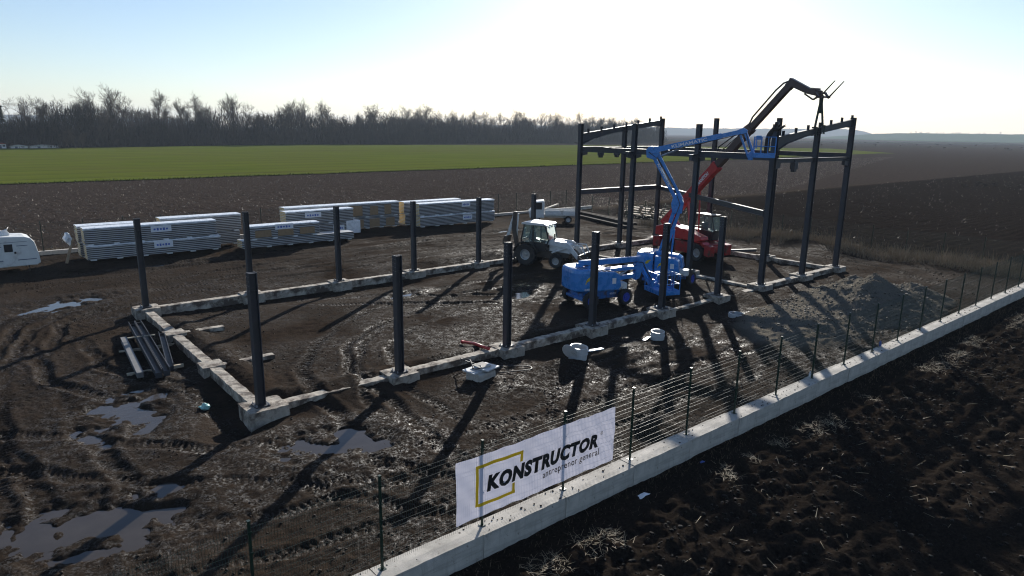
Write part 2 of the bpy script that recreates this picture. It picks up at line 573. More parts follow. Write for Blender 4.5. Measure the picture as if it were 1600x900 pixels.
# wheel tracks: path, gauge, groove half width, depth
TRACKS = [
    ([(-8.5, -8), (-7.6, 0), (-7.0, 8), (-5.5, 15), (-1, 20.5), (8, 23.0), (20, 24), (34, 23), (44, 20)], 1.9, 0.24, 0.13),
    ([(-5.5, -8), (-5.2, -1), (-5.6, 7), (-5.0, 13), (-2.5, 17.5), (5, 20), (16, 21), (28, 20.5)], 1.8, 0.26, 0.15),
    ([(-9, 4), (-5, 0.6), (-2, -2.6), (3, -5.6), (9, -6.6), (18, -6.4), (27, -4), (36, 0.5), (43, 8), (45, 18)], 2.0, 0.25, 0.11),
    ([(-8, -5.5), (-3, -6.2), (3, -7.2), (10, -5.2), (18, -4.4), (24, -3.2)], 1.8, 0.22, 0.09),
    ([(2.2, -7.5), (2.6, -3), (3.2, 1.5), (6, 6), (12, 9.5), (20, 10.5), (27, 9)], 1.9, 0.26, 0.13),
    ([(4.2, -6), (4.1, -1), (5.4, 3), (9, 6.2), (15, 6.6), (22, 6)], 1.7, 0.2, 0.10),
    ([(8, 12.5), (14, 8.2), (20, 4.4), (25, 7.5), (31, 12)], 1.9, 0.24, 0.11),
    ([(-11, 22), (-4, 25.5), (6, 27.4), (18, 27.2), (32, 27.4), (44, 25)], 1.9, 0.24, 0.10),
    ([(40, -7), (43.5, -2), (44, 6), (42, 14), (40, 20)], 1.9, 0.26, 0.14),
    ([(-4.2, 14), (-3.8, 8), (-2.2, 3.6), (-1.5, -1.2), (0.5, -5), (2.5, -9)], 1.8, 0.24, 0.12),
    ([(-10.5, -6), (-9.4, 4), (-9.0, 14), (-8, 24)], 1.9, 0.26, 0.14),
    ([(6, -8.2), (11, -3.9), (17, -4.8), (26, -7.2), (33, -8.4)], 1.7, 0.2, 0.08),
]
TRACK_PTS = [(smooth_path(p, 66), g, w, d) for p, g, w, d in TRACKS]

def track_height(x, y):
    """ruts with raised shoulders and tread bars"""
    h = np.zeros_like(x)
    wet = np.zeros_like(x)
    for pts, gauge, hw, dep in TRACK_PTS:
        lo, hi = pts.min(0) - 2, pts.max(0) + 2
        sel = np.where((x > lo[0]) & (x < hi[0]) & (y > lo[1]) & (y < hi[1]))[0]
        if len(sel) == 0:
            continue
        X, Y = x[sel], y[sel]
        best = np.full(len(sel), 1e9)
        side = np.zeros(len(sel)); along = np.zeros(len(sel))
        acc = 0.0
        for i in range(len(pts) - 1):
            a, b = pts[i], pts[i + 1]
            d = b - a
            L = float(np.hypot(*d))
            if L < 1e-6: continue
            d = d / L
            near = np.where((np.abs(X - (a[0] + b[0]) / 2) < L / 2 + 2.2) & (np.abs(Y - (a[1] + b[1]) / 2) < L / 2 + 2.2))[0]
            if len(near):
                rx, ry = X[near] - a[0], Y[near] - a[1]
                t = np.clip(rx * d[0] + ry * d[1], 0, L)
                dx, dy = rx - d[0] * t, ry - d[1] * t
                dist = dx * dx + dy * dy
                m = dist < best[near]
                q = near[m]
                best[q] = dist[m]
                side[q] = (d[0] * ry - d[1] * rx)[m]
                along[q] = acc + t[m]
            acc += L
        ok = best < 4.0
        wob = 0.12 * np.sin(along * 0.9 + gauge) + 0.08 * np.sin(along * 2.3)
        sd = np.abs(side + wob) - gauge / 2
        strength = 0.65 + 0.5 * np.sin(along * 0.37 + 1.7 * gauge + hw * 9)
        groove = np.exp(-(sd / hw) ** 4)
        shoulder = np.exp(-((np.abs(sd) - hw * 1.55) / (hw * 0.5)) ** 2)
        bars = np.sin(2 * math.pi * (along / 0.19 + np.abs(sd) * 2.6))
        hh = -0.52 * dep * groove * np.clip(strength, 0.25, 1.1) + dep * 0.22 * shoulder * np.clip(strength, 0.2, 1.1) + groove * 0.022 * bars
        # the cake of thrown mud between tracks
        hh[~ok] = 0
        groove[~ok] = 0
        h[sel] += hh
        wet[sel] = np.maximum(wet[sel], groove)
    return np.clip(h, -0.22, 0.16), wet

def ground_fields(x, y):
    """height and the masks: moisture, gravel, foreground field, dark field"""
    site = sstep(-9.6, -9.4, y) * sstep(50.5, 48.0, x) * sstep(38.5, 36.0, y) * sstep(-40, -36, x)
    near = np.exp(-np.maximum(0, np.hypot(x - 10, y - 5) - 60) / 60.0)
    # site level
    rough_z = 0.45 + 1.2 * np.clip(fbm(x, y, 0.22, 3, 4) + 0.2, 0, 1)
    rough_z *= 1 - 0.45 * sstep(1.0, 3.0, x) * sstep(0.5, 2.0, y) * sstep(30, 27, x) * sstep(14.5, 12, y)
    zs = -0.42 + 0.10 * fbm(x, y, 0.16, 3, 1) + 0.035 * fbm(x, y, 0.9, 2, 5, 0.5) + rough_z * (0.012 * fbm(x, y, 2.4, 2, 9, 0.6) + 0.032 * fbm(x, y, 7.0, 2, 12, 0.85))
    zs += 0.15 * sstep(-4.0, -8.8, y)
    zs += 0.20 * gauss(x, y, 12, 6, 9, 4.5)
    # trench outside the left gable and the pits beside the footings
    zs -= 0.28 * gauss(x, y, -0.9, 5.0, 0.55, 4.2) + 0.18 * gauss(x, y, -0.9, -0.6, 0.6, 0.6)
    zs -= 0.30 * gauss(x, y, 12.4, -1.25, 1.3, 0.6) + 0.32 * gauss(x, y, 22.5, -1.3, 2.2, 0.8) + 0.2 * gauss(x, y, 17.0, -1.1, 2.0, 0.6)
    zs += 0.36 * gauss(x, y, 10.7, -2.5, 0.7, 0.5) + 0.22 * gauss(x, y, 13.9, -2.9, 1.0, 0.6) + 0.18 * gauss(x, y, 8.2, -2.6, 1.4, 0.7)
    zs += 0.12 * gauss(x, y, 2.6, 0.1, 1.6, 0.55)
    zs -= 0.16 * gauss(x, y, 7.6, 14.0, 8.0, 0.8)
    zs += 0.24 * np.exp(-((y - 0.75) / 0.55) ** 2) * sstep(0.2, 1.0, x) * sstep(26, 22, x) + 0.2 * np.exp(-((x - 0.75) / 0.6) ** 2) * sstep(0.2, 1.0, y) * sstep(15, 13, y)
    zs += 0.08 * np.exp(-((y + 0.1) / 0.6) ** 2) * sstep(1.2, 2.2, x) * sstep(4.4, 3.4, x) + 0.16 * np.exp(-((y - 0.2) / 0.9) ** 2) * sstep(18, 21, x) * sstep(29, 27, x)
    zs += 0.45 * gauss(x, y, 22.5, 16.8, 1.6, 0.9) + 0.30 * gauss(x, y, 18.0, 17.6, 2.4, 0.8) + 0.40 * gauss(x, y, 26.6, 17.6, 2.4, 1.2)
    zs += 0.55 * gauss(x, y, 47.5, 3.0, 2.2, 1.4) + 0.40 * gauss(x, y, 47.0, -3.5, 2.6, 1.6) + 0.5 * gauss(x, y, 48.5, 8.5, 1.5, 2.5)
    zs += 0.10 * gauss(x, y, 30, -3, 6, 3)
    th, wet = track_height(x, y)
    keep = 1 - np.clip(gauss(x, y, 30.0, -6.0, 3.4, 1.8) * 1.6, 0, 1)
    zs += th * keep
    pud = np.zeros_like(x)
    for cx, cy, rx, ry, an, zw in PUDDLES:
        sel = np.where((np.abs(x - cx) < 5.5) & (np.abs(y - cy) < 5.5))[0]
        if len(sel) == 0: continue
        X, Y = x[sel], y[sel]
        c, s = math.cos(an), math.sin(an)
        u = ((X - cx) * c + (Y - cy) * s) / rx
        v = (-(X - cx) * s + (Y - cy) * c) / ry
        r = np.sqrt(u * u + v * v)
        m = sstep(2.3, 1.35, r)
        tgt = zw + 0.12 * (np.minimum(r, 1.2) - 0.56) + 0.2 * np.clip(r - 0.95, 0, 0.2) + (0.20 - 0.15 * sstep(0.85, 1.25, r)) * fbm(X, Y, 1.25, 3, 31, 0.55) + 0.035 * fbm(X, Y, 6.0, 2, 37) + 0.6 * track_slice(th, sel)
        zs[sel] = zs[sel] * (1 - m) + tgt * m
        pud[sel] = np.maximum(pud[sel], m)
    # gravel heap: a main cone, a lower lobe and a spread-out skirt
    def cone(cx, cy, rx, ry, hgt, ang):
        c, s = math.cos(ang), math.sin(ang)
        u = ((x - cx) * c + (y - cy) * s) / rx
        v = (-(x - cx) * s + (y - cy) * c) / ry
        r = np.sqrt(u * u + v * v + 0.004) + 0.10 * fbm(x, y, 0.7, 3, 53)
        return hgt * np.clip(1 - r, 0, None)
    grav = np.maximum(cone(30.4, -5.7, 5.6, 3.5, 1.6, 0.2), cone(27.6, -6.2, 3.8, 2.4, 0.85, 0.1))
    grav = np.maximum(grav, cone(33.4, -6.6, 2.8, 2.2, 1.0, 0.0))
    grav = np.maximum(grav, cone(24.2, -5.4, 5.2, 3.2, 0.55, 0.2))
    grav = np.maximum(grav, cone(31.8, -4.4, 4.0, 2.6, 1.2, -0.3))
    grav *= 1 + 0.30 * fbm(x, y, 0.9, 3, 61)
    gm = np.clip(grav / 0.12, 0, 1)
    zs += grav + gm * (0.10 * fbm(x, y, 2.2, 3, 67, 0.7) + 0.10 * np.abs(fbm(x + 0.8 * y, y, 1.1, 2, 69)))
    # foreground ploughed field
    ridge = 1 - np.abs(2 * fbm(x, y, 0.9, 4, 71, 0.6))
    zf = -0.78 + 0.09 * (ridge - 0.6) + 0.15 * fbm(x, y, 2.4, 4, 77, 0.62) + 0.03 * np.sin(y * 2 * math.pi / 0.55 + fbm(x, y, 0.5, 2, 79) * 4)
    smooth_strip = sstep(-11.1, -10.3, y)
    zf = zf * (1 - 0.75 * smooth_strip) + (-0.72) * 0.75 * smooth_strip
    # ploughed land round the site
    zr = -0.52 + near * (0.08 * fbm(x, y, 0.9, 4, 83, 0.6) + 0.02 * np.sin((y + 0.02 * x) * 2 * math.pi / 0.9) + 0.3 * fbm(x, y, 0.05, 2, 89))
    front = sstep(-9.4, -9.6, y) * sstep(140, 60, x)
    z = zr * (1 - site) + zs * site
    z = z * (1 - front) + zf * front
    # ease to the level of the far land
    far = sstep(70, 104, y) * (1 - front)
    z = z * (1 - far) + (-0.58) * far
    dist = np.hypot(x, y)
    z = np.where(dist > 500, z * 0 - 0.58, z)
    dark = sstep(36.6, 35.4, y + 0.6 * vnoise(x * 0.5, y * 0.5, 3)) * (1 - site)
    wetm = np.clip(wet * 0.6 + pud * 0.8 + 0.42 + 0.9 * fbm(x, y, 0.35, 3, 97), 0, 1) * site * (1 - gm) * (0.45 + 0.55 * sstep(34, 20, x)) * (0.55 + 0.45 * sstep(24, 14, y))
    weed = np.clip(gauss(x, y, 47.2, 3, 2.2, 9) * 1.3 + gauss(x, y, 20, 36.4, 60, 1.0), 0, 1)
    return z, wetm, gm * site, front, dark, weed, site

def track_slice(th, sel):
    return th[sel]

def gz(x, y):
    return float(ground_fields(np.array([float(x)]), np.array([float(y)]))[0][0])

def gza(x, y):
    return ground_fields(np.asarray(x, float), np.asarray(y, float))[0]

def graded(lo, fine0, fine1, step, mid1, r1, r2, hi, lo_r=1.09):
    """coordinates: fine between fine0 and fine1, growing outwards"""
    a = list(np.arange(fine0, fine1, step))
    s = step; p = a[-1]
    while p < mid1:
        s *= r1; p += s; a.append(p)
    while p < hi:
        s *= r2; p += s; a.append(p)
    s = step; p = fine0; left = []
    while p > lo:
        s *= lo_r; p -= s; left.append(p)
    return np.array(left[::-1] + a)

gx = graded(-6500, -9.5, 9.0, 0.052, 60, 1.0056, 1.05, 6500, 1.06)
gy = graded(-6500, -15.0, 5.0, 0.052, 110, 1.0066, 1.055, 6500)
GX, GY = np.meshgrid(gx, gy)
gxf, gyf = GX.ravel(), GY.ravel()
gzf, g_wet, g_grav, g_front, g_dark, g_weed, g_site = ground_fields(gxf, gyf)
nx_, ny_ = len(gx), len(gy)
gm_ = bpy.data.meshes.new('ground')
nv = nx_ * ny_
nf = (nx_ - 1) * (ny_ - 1)
gm_.vertices.add(nv)
gm_.vertices.foreach_set('co', np.stack([gxf, gyf, gzf], 1).astype(np.float32).ravel())
ii = (np.arange(ny_ - 1)[:, None] * nx_ + np.arange(nx_ - 1)[None, :]).ravel()
loops = np.stack([ii, ii + 1, ii + nx_ + 1, ii + nx_], 1).astype(np.int32)
gm_.loops.add(nf * 4)
gm_.loops.foreach_set('vertex_index', loops.ravel())
gm_.polygons.add(nf)
gm_.polygons.foreach_set('loop_start', np.arange(nf, dtype=np.int32) * 4)
gm_.polygons.foreach_set('loop_total', np.full(nf, 4, np.int32))
gm_.update(calc_edges=True)
for an_, arr_ in (('wet', g_wet), ('gravel', g_grav), ('front', g_front), ('darkfield', g_dark), ('weed', g_weed), ('site', g_site)):
    at_ = gm_.attributes.new(an_, 'FLOAT', 'POINT')
    at_.data.foreach_set('value', arr_.astype(np.float32))
gm_.polygons.foreach_set('use_smooth', np.ones(nf, bool))
print('ground verts', nv)

def ground_mat():
    m, nt, p = new_mat('mud, gravel and ploughed soil')
    tc = nt.node('ShaderNodeTexCoord').outputs['Object']
    n_big = nt.noise(tc, 0.35, 4)
    n_mid = nt.noise(tc, 3.0, 5, 0.62)
    n_fine = nt.noise(tc, 14.0, 5, 0.65)
    n_grit = nt.noise(tc, 55.0, 3, 0.6)
    # mud: brown where it dries, near black where wet
    mud = nt.mix(nt.ramp(n_mid, [(0.32, 0.0), (0.68, 1.0)]), (0.0140, 0.0102, 0.0075), (0.042, 0.0310, 0.0228))
    mud = nt.mix(nt.ramp(n_big, [(0.4, 0.0), (0.65, 0.6)]), mud, (0.050, 0.037, 0.0275))
    mud = nt.mix(nt.math('MULTIPLY', nt.attr('wet'), 0.45), mud, (0.012, 0.0088, 0.0066))
    # ploughed soil
    soil = nt.mix(nt.ramp(n_mid, [(0.3, 0.0), (0.7, 1.0)]), (0.024, 0.0190, 0.0160), (0.066, 0.052, 0.044))
    dsoil = nt.mix(nt.ramp(n_mid, [(0.3, 0.0), (0.7, 1.0)]), (0.011, 0.0090, 0.0076), (0.024, 0.0192, 0.0160))
    soil = nt.mix(nt.attr('darkfield'), soil, dsoil)
    soil = nt.mix(nt.math('MULTIPLY', nt.attr('weed'), nt.ramp(n_fine, [(0.35, 0.1), (0.6, 0.9)])), soil, (0.075, 0.057, 0.036))
    c = nt.mix(nt.attr('site'), soil, mud)
    fsoil = nt.mix(nt.ramp(n_fine, [(0.3, 0.0), (0.7, 1.0)]), (0.011, 0.0088, 0.0071), (0.029, 0.0228, 0.018))
    c = nt.mix(nt.attr('front'), c, fsoil)
    grav = nt.mix(nt.ramp(n_grit, [(0.35, 0.0), (0.65, 1.0)]), (0.082, 0.072, 0.057), (0.20, 0.178, 0.143))
    c = nt.mix(nt.attr('gravel'), c, grav)
    nt.link(c, p.inputs['Base Color'])
    # gloss: wet sheen in the ruts of the site, dull elsewhere
    wetn = nt.math('MULTIPLY', nt.attr('wet'), nt.math('MULTIPLY', nt.ramp(n_mid, [(0.42, 1.0), (0.62, 0.1)]), nt.ramp(n_fine, [(0.42, 1.0), (0.56, 0.05)])))
    rough = nt.mix(wetn, (0.9, 0.9, 0.9), (0.40, 0.40, 0.40))
    rough = nt.mix(nt.attr('front'), rough, (0.85, 0.85, 0.85))
    rough = nt.mix(nt.attr('gravel'), rough, (0.9, 0.9, 0.9))
    nt.link(rough, p.inputs['Roughness'])
    spec = nt.math('MULTIPLY', wetn, 0.15)
    nt.link(spec, p.inputs['Specular IOR Level'])
    b0 = nt.bump(n_mid, 0.6, 0.07)
    b1 = nt.bump(n_fine, 0.8, 0.035, b0)
    b2 = nt.bump(n_grit, 0.8, 0.016, b1)
    nt.link(b2, p.inputs['Normal'])
    return m
M['ground'] = ground_mat()
gm_.materials.append(M['ground'])
ground = link_mesh('ground', gm_)
tag(ground, 'muddy churned building site and ploughed soil reaching to the horizon', 'ground', kind='structure')

# puddles
for i, (cx, cy, rx, ry, an, zw) in enumerate(PUDDLES):
    mb = MB()
    n = 40
    ring = []
    for k in range(n):
        t = 2 * math.pi * k / n
        u, v = 1.4 * rx * math.cos(t), 1.4 * ry * math.sin(t)
        ring.append((cx + u * math.cos(an) - v * math.sin(an), cy + u * math.sin(an) + v * math.cos(an), zw))
    mb.add([(cx, cy, zw)] + ring, [(0, k + 1, (k + 1) % n + 1) for k in range(n)])
    o = mb.build('puddle', 'water')
    tag(o, 'shallow grey puddle of standing water in the churned mud', 'puddle', 'puddles on the building site', 'structure')

# green crop, distant fields, track and hills
def sheet(name, pts, z, material, label, cat):
    mb = MB()
    mb.add([(x, y, z) for x, y in pts], [tuple(range(len(pts)))])
    o = mb.build(name, material)
    return tag(o, label, cat, kind='structure')

def crop_mat(name, c0, c1, c2, sc, lines=False):
    m, nt, p = new_mat(name)
    tc = nt.node('ShaderNodeTexCoord').outputs['Object']
    mp = nt.node('ShaderNodeMapping')
    mp.inputs['Scale'].default_value = (0.12, 1.0, 1.0)
    nt.link(tc, mp.inputs['Vector'])
    n1 = nt.noise(mp.outputs[0], sc, 5, 0.6)
    n2 = nt.noise(tc, 0.02, 4, 0.6)
    c = nt.mix(nt.ramp(n1, [(0.3, 0.0), (0.7, 1.0)]), c0, c1)
    c = nt.mix(nt.ramp(n2, [(0.4, 0.0), (0.75, 0.7)]), c, c2)
    if lines:
        # tramlines every 12 m and thin, patchy growth
        sx = nt.node('ShaderNodeSeparateXYZ')
        nt.link(tc, sx.inputs[0])
        yy = nt.math('ADD', sx.outputs['Y'], nt.math('MULTIPLY', sx.outputs['X'], -0.05))
        fr_ = nt.math('ABSOLUTE', nt.math('SUBTRACT', nt.math('FRACT', nt.math('DIVIDE', yy, 12.0)), 0.5))
        c = nt.mix(nt.math('MULTIPLY', nt.math('LESS_THAN', fr_, 0.045), 0.55), c, (0.045, 0.04, 0.02))
        c = nt.mix(nt.ramp(nt.noise(mp.outputs[0], 0.12, 5, 0.7), [(0.52, 0.0), (0.72, 0.65)]), c, (0.07, 0.055, 0.025))
    nt.link(c, p.inputs['Base Color'])
    p.inputs['Roughness'].default_value = 0.85
    p.inputs['Specular IOR Level'].default_value = 0.0
    nt.link(nt.bump(n1, 0.6, 0.3), p.inputs['Normal'])
    return m
M['crop'] = crop_mat('winter crop', (0.070, 0.096, 0.014), (0.115, 0.134, 0.022), (0.098, 0.104, 0.026), 0.5, True)
M['far_brown'] = crop_mat('far brown field', (0.03, 0.025, 0.022), (0.05, 0.041, 0.036), (0.04, 0.033, 0.028), 0.08)
M['far_green'] = crop_mat('far green field', (0.03, 0.06, 0.02), (0.04, 0.075, 0.025), (0.035, 0.065, 0.02), 0.05)
M['road'] = crop_mat('pale dirt road', (0.27, 0.24, 0.19), (0.33, 0.29, 0.23), (0.3, 0.26, 0.2), 0.3)
M['hill'] = crop_mat('wooded hill', (0.02, 0.024, 0.022), (0.035, 0.037, 0.032), (0.03, 0.032, 0.03), 0.01)

pts = [(-900, 96)] + [(x, 106.3 + 0.05 * x + 0.4 * math.sin(x * 0.21) + random.uniform(-0.45, 0.45) + (0.00008 * x * x if x > 150 else 0)) for x in range(-60, 380, 2)]
pts += [(392, 133), (470, 206), (420, 250), (330, 306), (225, 318), (134, 330), (70, 300), (-60, 262), (-900, 150)]
sheet('green_field', pts, -0.44, 'crop', 'bright green winter crop field in front of the bare wood', 'field')
sheet('far_field', [(470, 210), (1500, 240), (1500, 470), (380, 360)], -0.47, 'far_brown', 'brown field stretching beyond the green crop', 'field')
mb = MB()
rp = [(420, 600), (962, 396), (1242, 284), (1900, 24)]
for (xa, ya), (xb, yb) in zip(rp, rp[1:]):
    mb.bar((xa, ya, 0.0), (xb, yb, 0.0), 7.0, 2.4)
tag(mb.build('dirt_road', 'road'), 'pale raised dirt road crossing the distant fields', 'road', kind='structure')
sheet('far_field', [(1500, 560), (2600, -150), (3400, 200), (2300, 1200)], -0.40, 'far_green', 'distant green field below the hazy wooded hill', 'field')

def hill(name, p0, p1, depth, hmax, label, seed, taper=0.12):
    """long low ridge with an uneven wooded crest"""
    p0, p1 = np.array(p0, float), np.array(p1, float)
    d = p1 - p0
    L = np.hypot(*d); d /= L
    nrm = np.array([-d[1], d[0]])
    if nrm @ p0 < 0: nrm = -nrm
    nu, nw = 220, 7
    vs, fs = [], []
    for i in range(nu):
        u = i / (nu - 1)
        env = min(1, u / taper, (1 - u) / taper)
        env = env * env * (3 - 2 * env)
        x = np.array([u * L / 700.0]); 
        hgt = hmax * env * (0.9 + 0.14 * float(fbm(x, x * 0 + seed, 1.0, 3, seed)[0]) + 0.10 * float(fbm(x * 12, x * 0 + seed, 3.0, 3, seed + 5)[0]))
        for j in range(nw):
            w = j / (nw - 1)
            q = p0 + d * (u * L) + nrm * (w * depth)
            vs.append((q[0], q[1], -1.2 + hgt * (1 - (1 - min(1, w * 1.7)) ** 2)))
    for i in range(nu - 1):
        for j in range(nw - 1):
            a = i * nw + j
            fs.append((a, a + nw, a + nw + 1, a + 1))
    mb = MB()
    mb.add(vs, fs)
    o = mb.build(name, 'hill', smooth=True)
    return tag(o, label, 'hill', kind='structure')
def pol(dist, deg):
    return (-6.8 + dist * math.cos(R(deg)), -20.2 + dist * math.sin(R(deg)))

hill('hills', pol(4300, 66), pol(3900, 20.4), 900, 46, 'long hazy blue wooded ridge on the horizon', 3, 0.05)
hill('hills', pol(3500, 15.6), pol(3500, -12), 700, 45, 'low blue ridge beyond the right-hand fields', 8, 0.06)
hill('hills', pol(3800, 100), pol(3800, 72), 700, 48, 'faint blue ridge behind the farm buildings', 12, 0.1)
o = hill('far_rise', pol(2500, 30), pol(2300, -12), 500, 24, 'gentle green rise in the far fields', 21, 0.2)
o.data.materials.clear(); o.data.materials.append(M['far_green'])

# ------------------------------------------------------------------ retaining wall with cast segments
WY0, WY1 = -9.76, -9.24
wall = thing('retaining_wall', 'long low concrete retaining wall carrying the green mesh fence', 'wall', (0, 0, 0))
seg_len = 2.52
xs = np.arange(-13.8, 62, seg_len)
for i, x0 in enumerate(xs):
    mb = MB()
    zt = -0.15 + 0.012 * math.sin(i * 1.7)
    rough_block(mb, (seg_len / 2, (WY0 + WY1) / 2, (zt - 1.15) / 2), (seg_len - 0.012, WY1 - WY0, zt + 1.15), 0.006, 0.24, 0, 100 + i)
    o = mb.build('wall_segment', 'concrete', wall)
    o.location = (x0, 0.006 * math.sin(i * 2.3), 0)

# ------------------------------------------------------------------ mesh fence
PX0, PSP, NP = -11.10, 2.525, 28
FY = -9.42
def wire_panel():
    """welded mesh: thin verticals with V folds, horizontals"""
    mb = MB()
    w, zb, zt = 2.47, -0.08, 1.86
    folds = [0.12, 0.72, 1.32, 1.72]
    zp = [(zb, 0.0)]
    for fz in folds:
        zp += [(fz - 0.05, 0.0), (fz, 0.035), (fz + 0.05, 0.0)]
    zp.append((zt, 0.0))
    for k in range(50):
        x = -w / 2 + w * k / 49
        mb.tube([(x, -d, z) for z, d in zp], 0.0028, 3, 0, False)
    hz = []
    for fz in folds:
        hz += [(fz - 0.05, 0.0), (fz + 0.05, 0.0)]
    hz += [(0.32, 0), (0.52, 0), (0.92, 0), (1.12, 0), (1.52, 0)]
    for z, d in hz:
        mb.bar((-w / 2, 0.005 - d, z), (w / 2, 0.005 - d, z), 0.0036, 0.0036)
    return mb.mesh('mesh_panel', 'fence_green')
panel_me = wire_panel()
mb = MB()
mb.box((0, 0, 0.86), (0.04, 0.05, 2.06))
mb.box((0, 0, 1.905), (0.056, 0.066, 0.03))
for z in (0.1, 0.7, 1.3, 1.7):
    mb.box((0, -0.035, z), (0.07, 0.012, 0.04))
mb.box((0, 0, -0.145), (0.13, 0.13, 0.012))
post_me = mb.mesh('post', 'post_green')
fence = thing('mesh_fence', 'green welded mesh fence standing on the long concrete wall', 'fence', (0, 0, 0))
for i in range(NP):
    o = link_mesh('post', post_me, fence)
    o.location = (PX0 + PSP * i, FY, 0)
    if i < NP - 1:
        o = link_mesh('mesh_panel', panel_me, fence)
        o.location = (PX0 + PSP * (i + 0.5), FY, 0.0)
# side and rear fences: the same posts and panels on bare ground
side = thing('mesh_fence', 'green mesh fence among dead weeds beside the tall steel frame', 'fence', (0, 0, 0))
for i in range(18):
    y = FY + 0.2 + 2.53 * (i + 0.5)
    zz = gz(49.2, y) + 0.12
    o = link_mesh('post', post_me, side); o.location = (49.2, y, zz)
    o = link_mesh('mesh_panel', panel_me, side); o.location = (49.2, y + 1.265, zz); o.rotation_euler = (0, 0, math.pi / 2)
rear = thing('mesh_fence', 'thin mesh fence behind the panel stacks at the ploughed field', 'fence', (0, 0, 0))
mbk = MB()
mbk.box((20, 36.2, -0.42), (66, 0.3, 0.5))
o = mbk.build('plinth', 'concrete', rear)
for i in range(25):
    x = -12 + 2.53 * i
    o = link_mesh('post', post_me, rear); o.location = (x, 36.2, -0.02)
    if i < 24:
        o = link_mesh('mesh_panel', panel_me, rear); o.location = (x + 1.265, 36.2, -0.02)

# ------------------------------------------------------------------ banner on the fence
banner = thing('banner', 'white banner with black lettering and a yellow bracket, tied to the mesh fence', 'banner', (0.77, -9.50, 0.12))
def wav(x, z):
    d = abs(((x - 0.1) / 0.6) % 1.0 - 0.5) * 2
    return 0.012 * math.sin(x * 2.1 + z) + 0.009 * math.sin(x * 5.3 - z * 3.2) + 0.006 * math.sin(z * 6 + x) + 0.012 * (1 - d) * (0.4 + 0.6 * abs(z - 0.75) / 0.75) + 0.005 * math.sin((x + z * 0.8) * 13)
nxb, nzb = 150, 44
vs = []
for j in range(nzb + 1):
    for i in range(nxb + 1):
        x, z = 5.0 * i / nxb, 1.5 * j / nzb
        sag = -0.022 * (1 - abs(((x - 0.1) / 0.6) % 1.0 - 0.5) * 2) * (1 if j > nzb // 2 else -0.5) * abs(2 * j / nzb - 1) ** 3
        vs.append((x, wav(x, z), z + sag))
fs = [(j * (nxb + 1) + i, j * (nxb + 1) + i + 1, (j + 1) * (nxb + 1) + i + 1, (j + 1) * (nxb + 1) + i) for j in range(nzb) for i in range(nxb)]
mb = MB(); mb.add(vs, fs)
mb.build('cloth', 'banner', banner, smooth=True)
mb = MB()
def strip(x0, x1, z0, z1, t=0.07):
    n = max(1, int(max(x1 - x0, z1 - z0) / 0.08))
    for k in range(n):
        if x1 - x0 > z1 - z0:
            a, b, c, d = x0 + (x1 - x0) * k / n, x0 + (x1 - x0) * (k + 1) / n, z0, z1
        else:
            a, b, c, d = x0, x1, z0 + (z1 - z0) * k / n, z0 + (z1 - z0) * (k + 1) / n
        mb.add([(p, wav(p, q) - 0.009, q) for p, q in ((a, c), (b, c), (b, d), (a, d))], [(0, 1, 2, 3)])
strip(0.52, 0.60, 0.27, 1.26)
strip(0.60, 1.86, 1.18, 1.26)
strip(1.78, 1.86, 0.98, 1.18)
strip(0.60, 1.64, 0.25, 0.33)
strip(1.55, 1.63, 0.33, 0.52)
mb.build('bracket_print', 'banner_yellow', banner)
def put_text(body, size, x, z, width, bold, parent, material, shear=0.0, sz=1.0, dy=-0.012, name='lettering'):
    me = text_mesh(body, size, material, bold, shear, width, 0.0, 1.12)
    co = np.empty(len(me.vertices) * 3)
    me.vertices.foreach_get('co', co)
    co = co.reshape(-1, 3)
    out = np.zeros_like(co)
    out[:, 0] = co[:, 0] + x
    out[:, 2] = co[:, 1] * sz + z
    out[:, 1] = [wav(a, b) + dy for a, b in zip(out[:, 0], out[:, 2])]
    me.vertices.foreach_set('co', out.ravel())
    me.update()
    return link_mesh(name, me, parent)
put_text('KONSTRUCTOR', 0.47, 0.82, 0.585, 3.58, 0.030, banner, 'ink', 0.18)
put_text('\u00ae', 0.13, 4.47, 0.86, 0.09, 0.0, banner, 'ink')
put_text('antreprenor general', 0.25, 2.48, 0.335, 1.96, 0.0015, banner, 'ink')
mb = MB()
for x in np.linspace(0.1, 4.9, 9):
    for z in (0.05, 1.46):
        mb.tube([(x, wav(x, z) - 0.006, z), (x + 0.01, 0.07, z + 0.015)], 0.005, 5)
mb.build('cable_tie', 'black', banner)

# ------------------------------------------------------------------ foundations
CX = [0.0, 5.0, 10.0, 15.0, 20.0, 24.8, 29.2, 34.0, 38.5]
WID = 15.1
found = thing('foundation', 'pale concrete footings and ground beams of the unfinished hall', 'foundation', (0, 0, 0))
def pedestal(x, y, sx, sy, h, seed, top=-0.02):
    mb = MB()
    rough_block(mb, (0, 0, -h / 2), (sx, sy, h), 0.016, 0.14, 0, seed)
    o = mb.build('pedestal', 'concrete_found', found)
    o.location = (x, y, top)
for k, x in enumerate(CX):
    pedestal(x + (0.1 if k == 0 else 0), 0.02, 1.25 if k in (0,) else 1.1, 1.05, 1.0, 300 + k, -0.02)
    pedestal(x, WID, 1.1, 1.0, 1.0, 330 + k, -0.025)
pedestal(29.2, 5.03, 1.0, 1.0, 0.9, 350, -0.03)
pedestal(29.2, 10.07, 1.0, 1.0, 0.9, 351, -0.03)
pedestal(38.5, 5.03, 1.0, 1.0, 0.9, 352, -0.03)
pedestal(38.5, 10.07, 1.0, 1.0, 0.9, 353, -0.03)
pedestal(0.0, 5.03, 0.8, 0.8, 0.9, 354, -0.06)
pedestal(0.0, 10.07, 0.8, 0.8, 0.9, 355, -0.06)
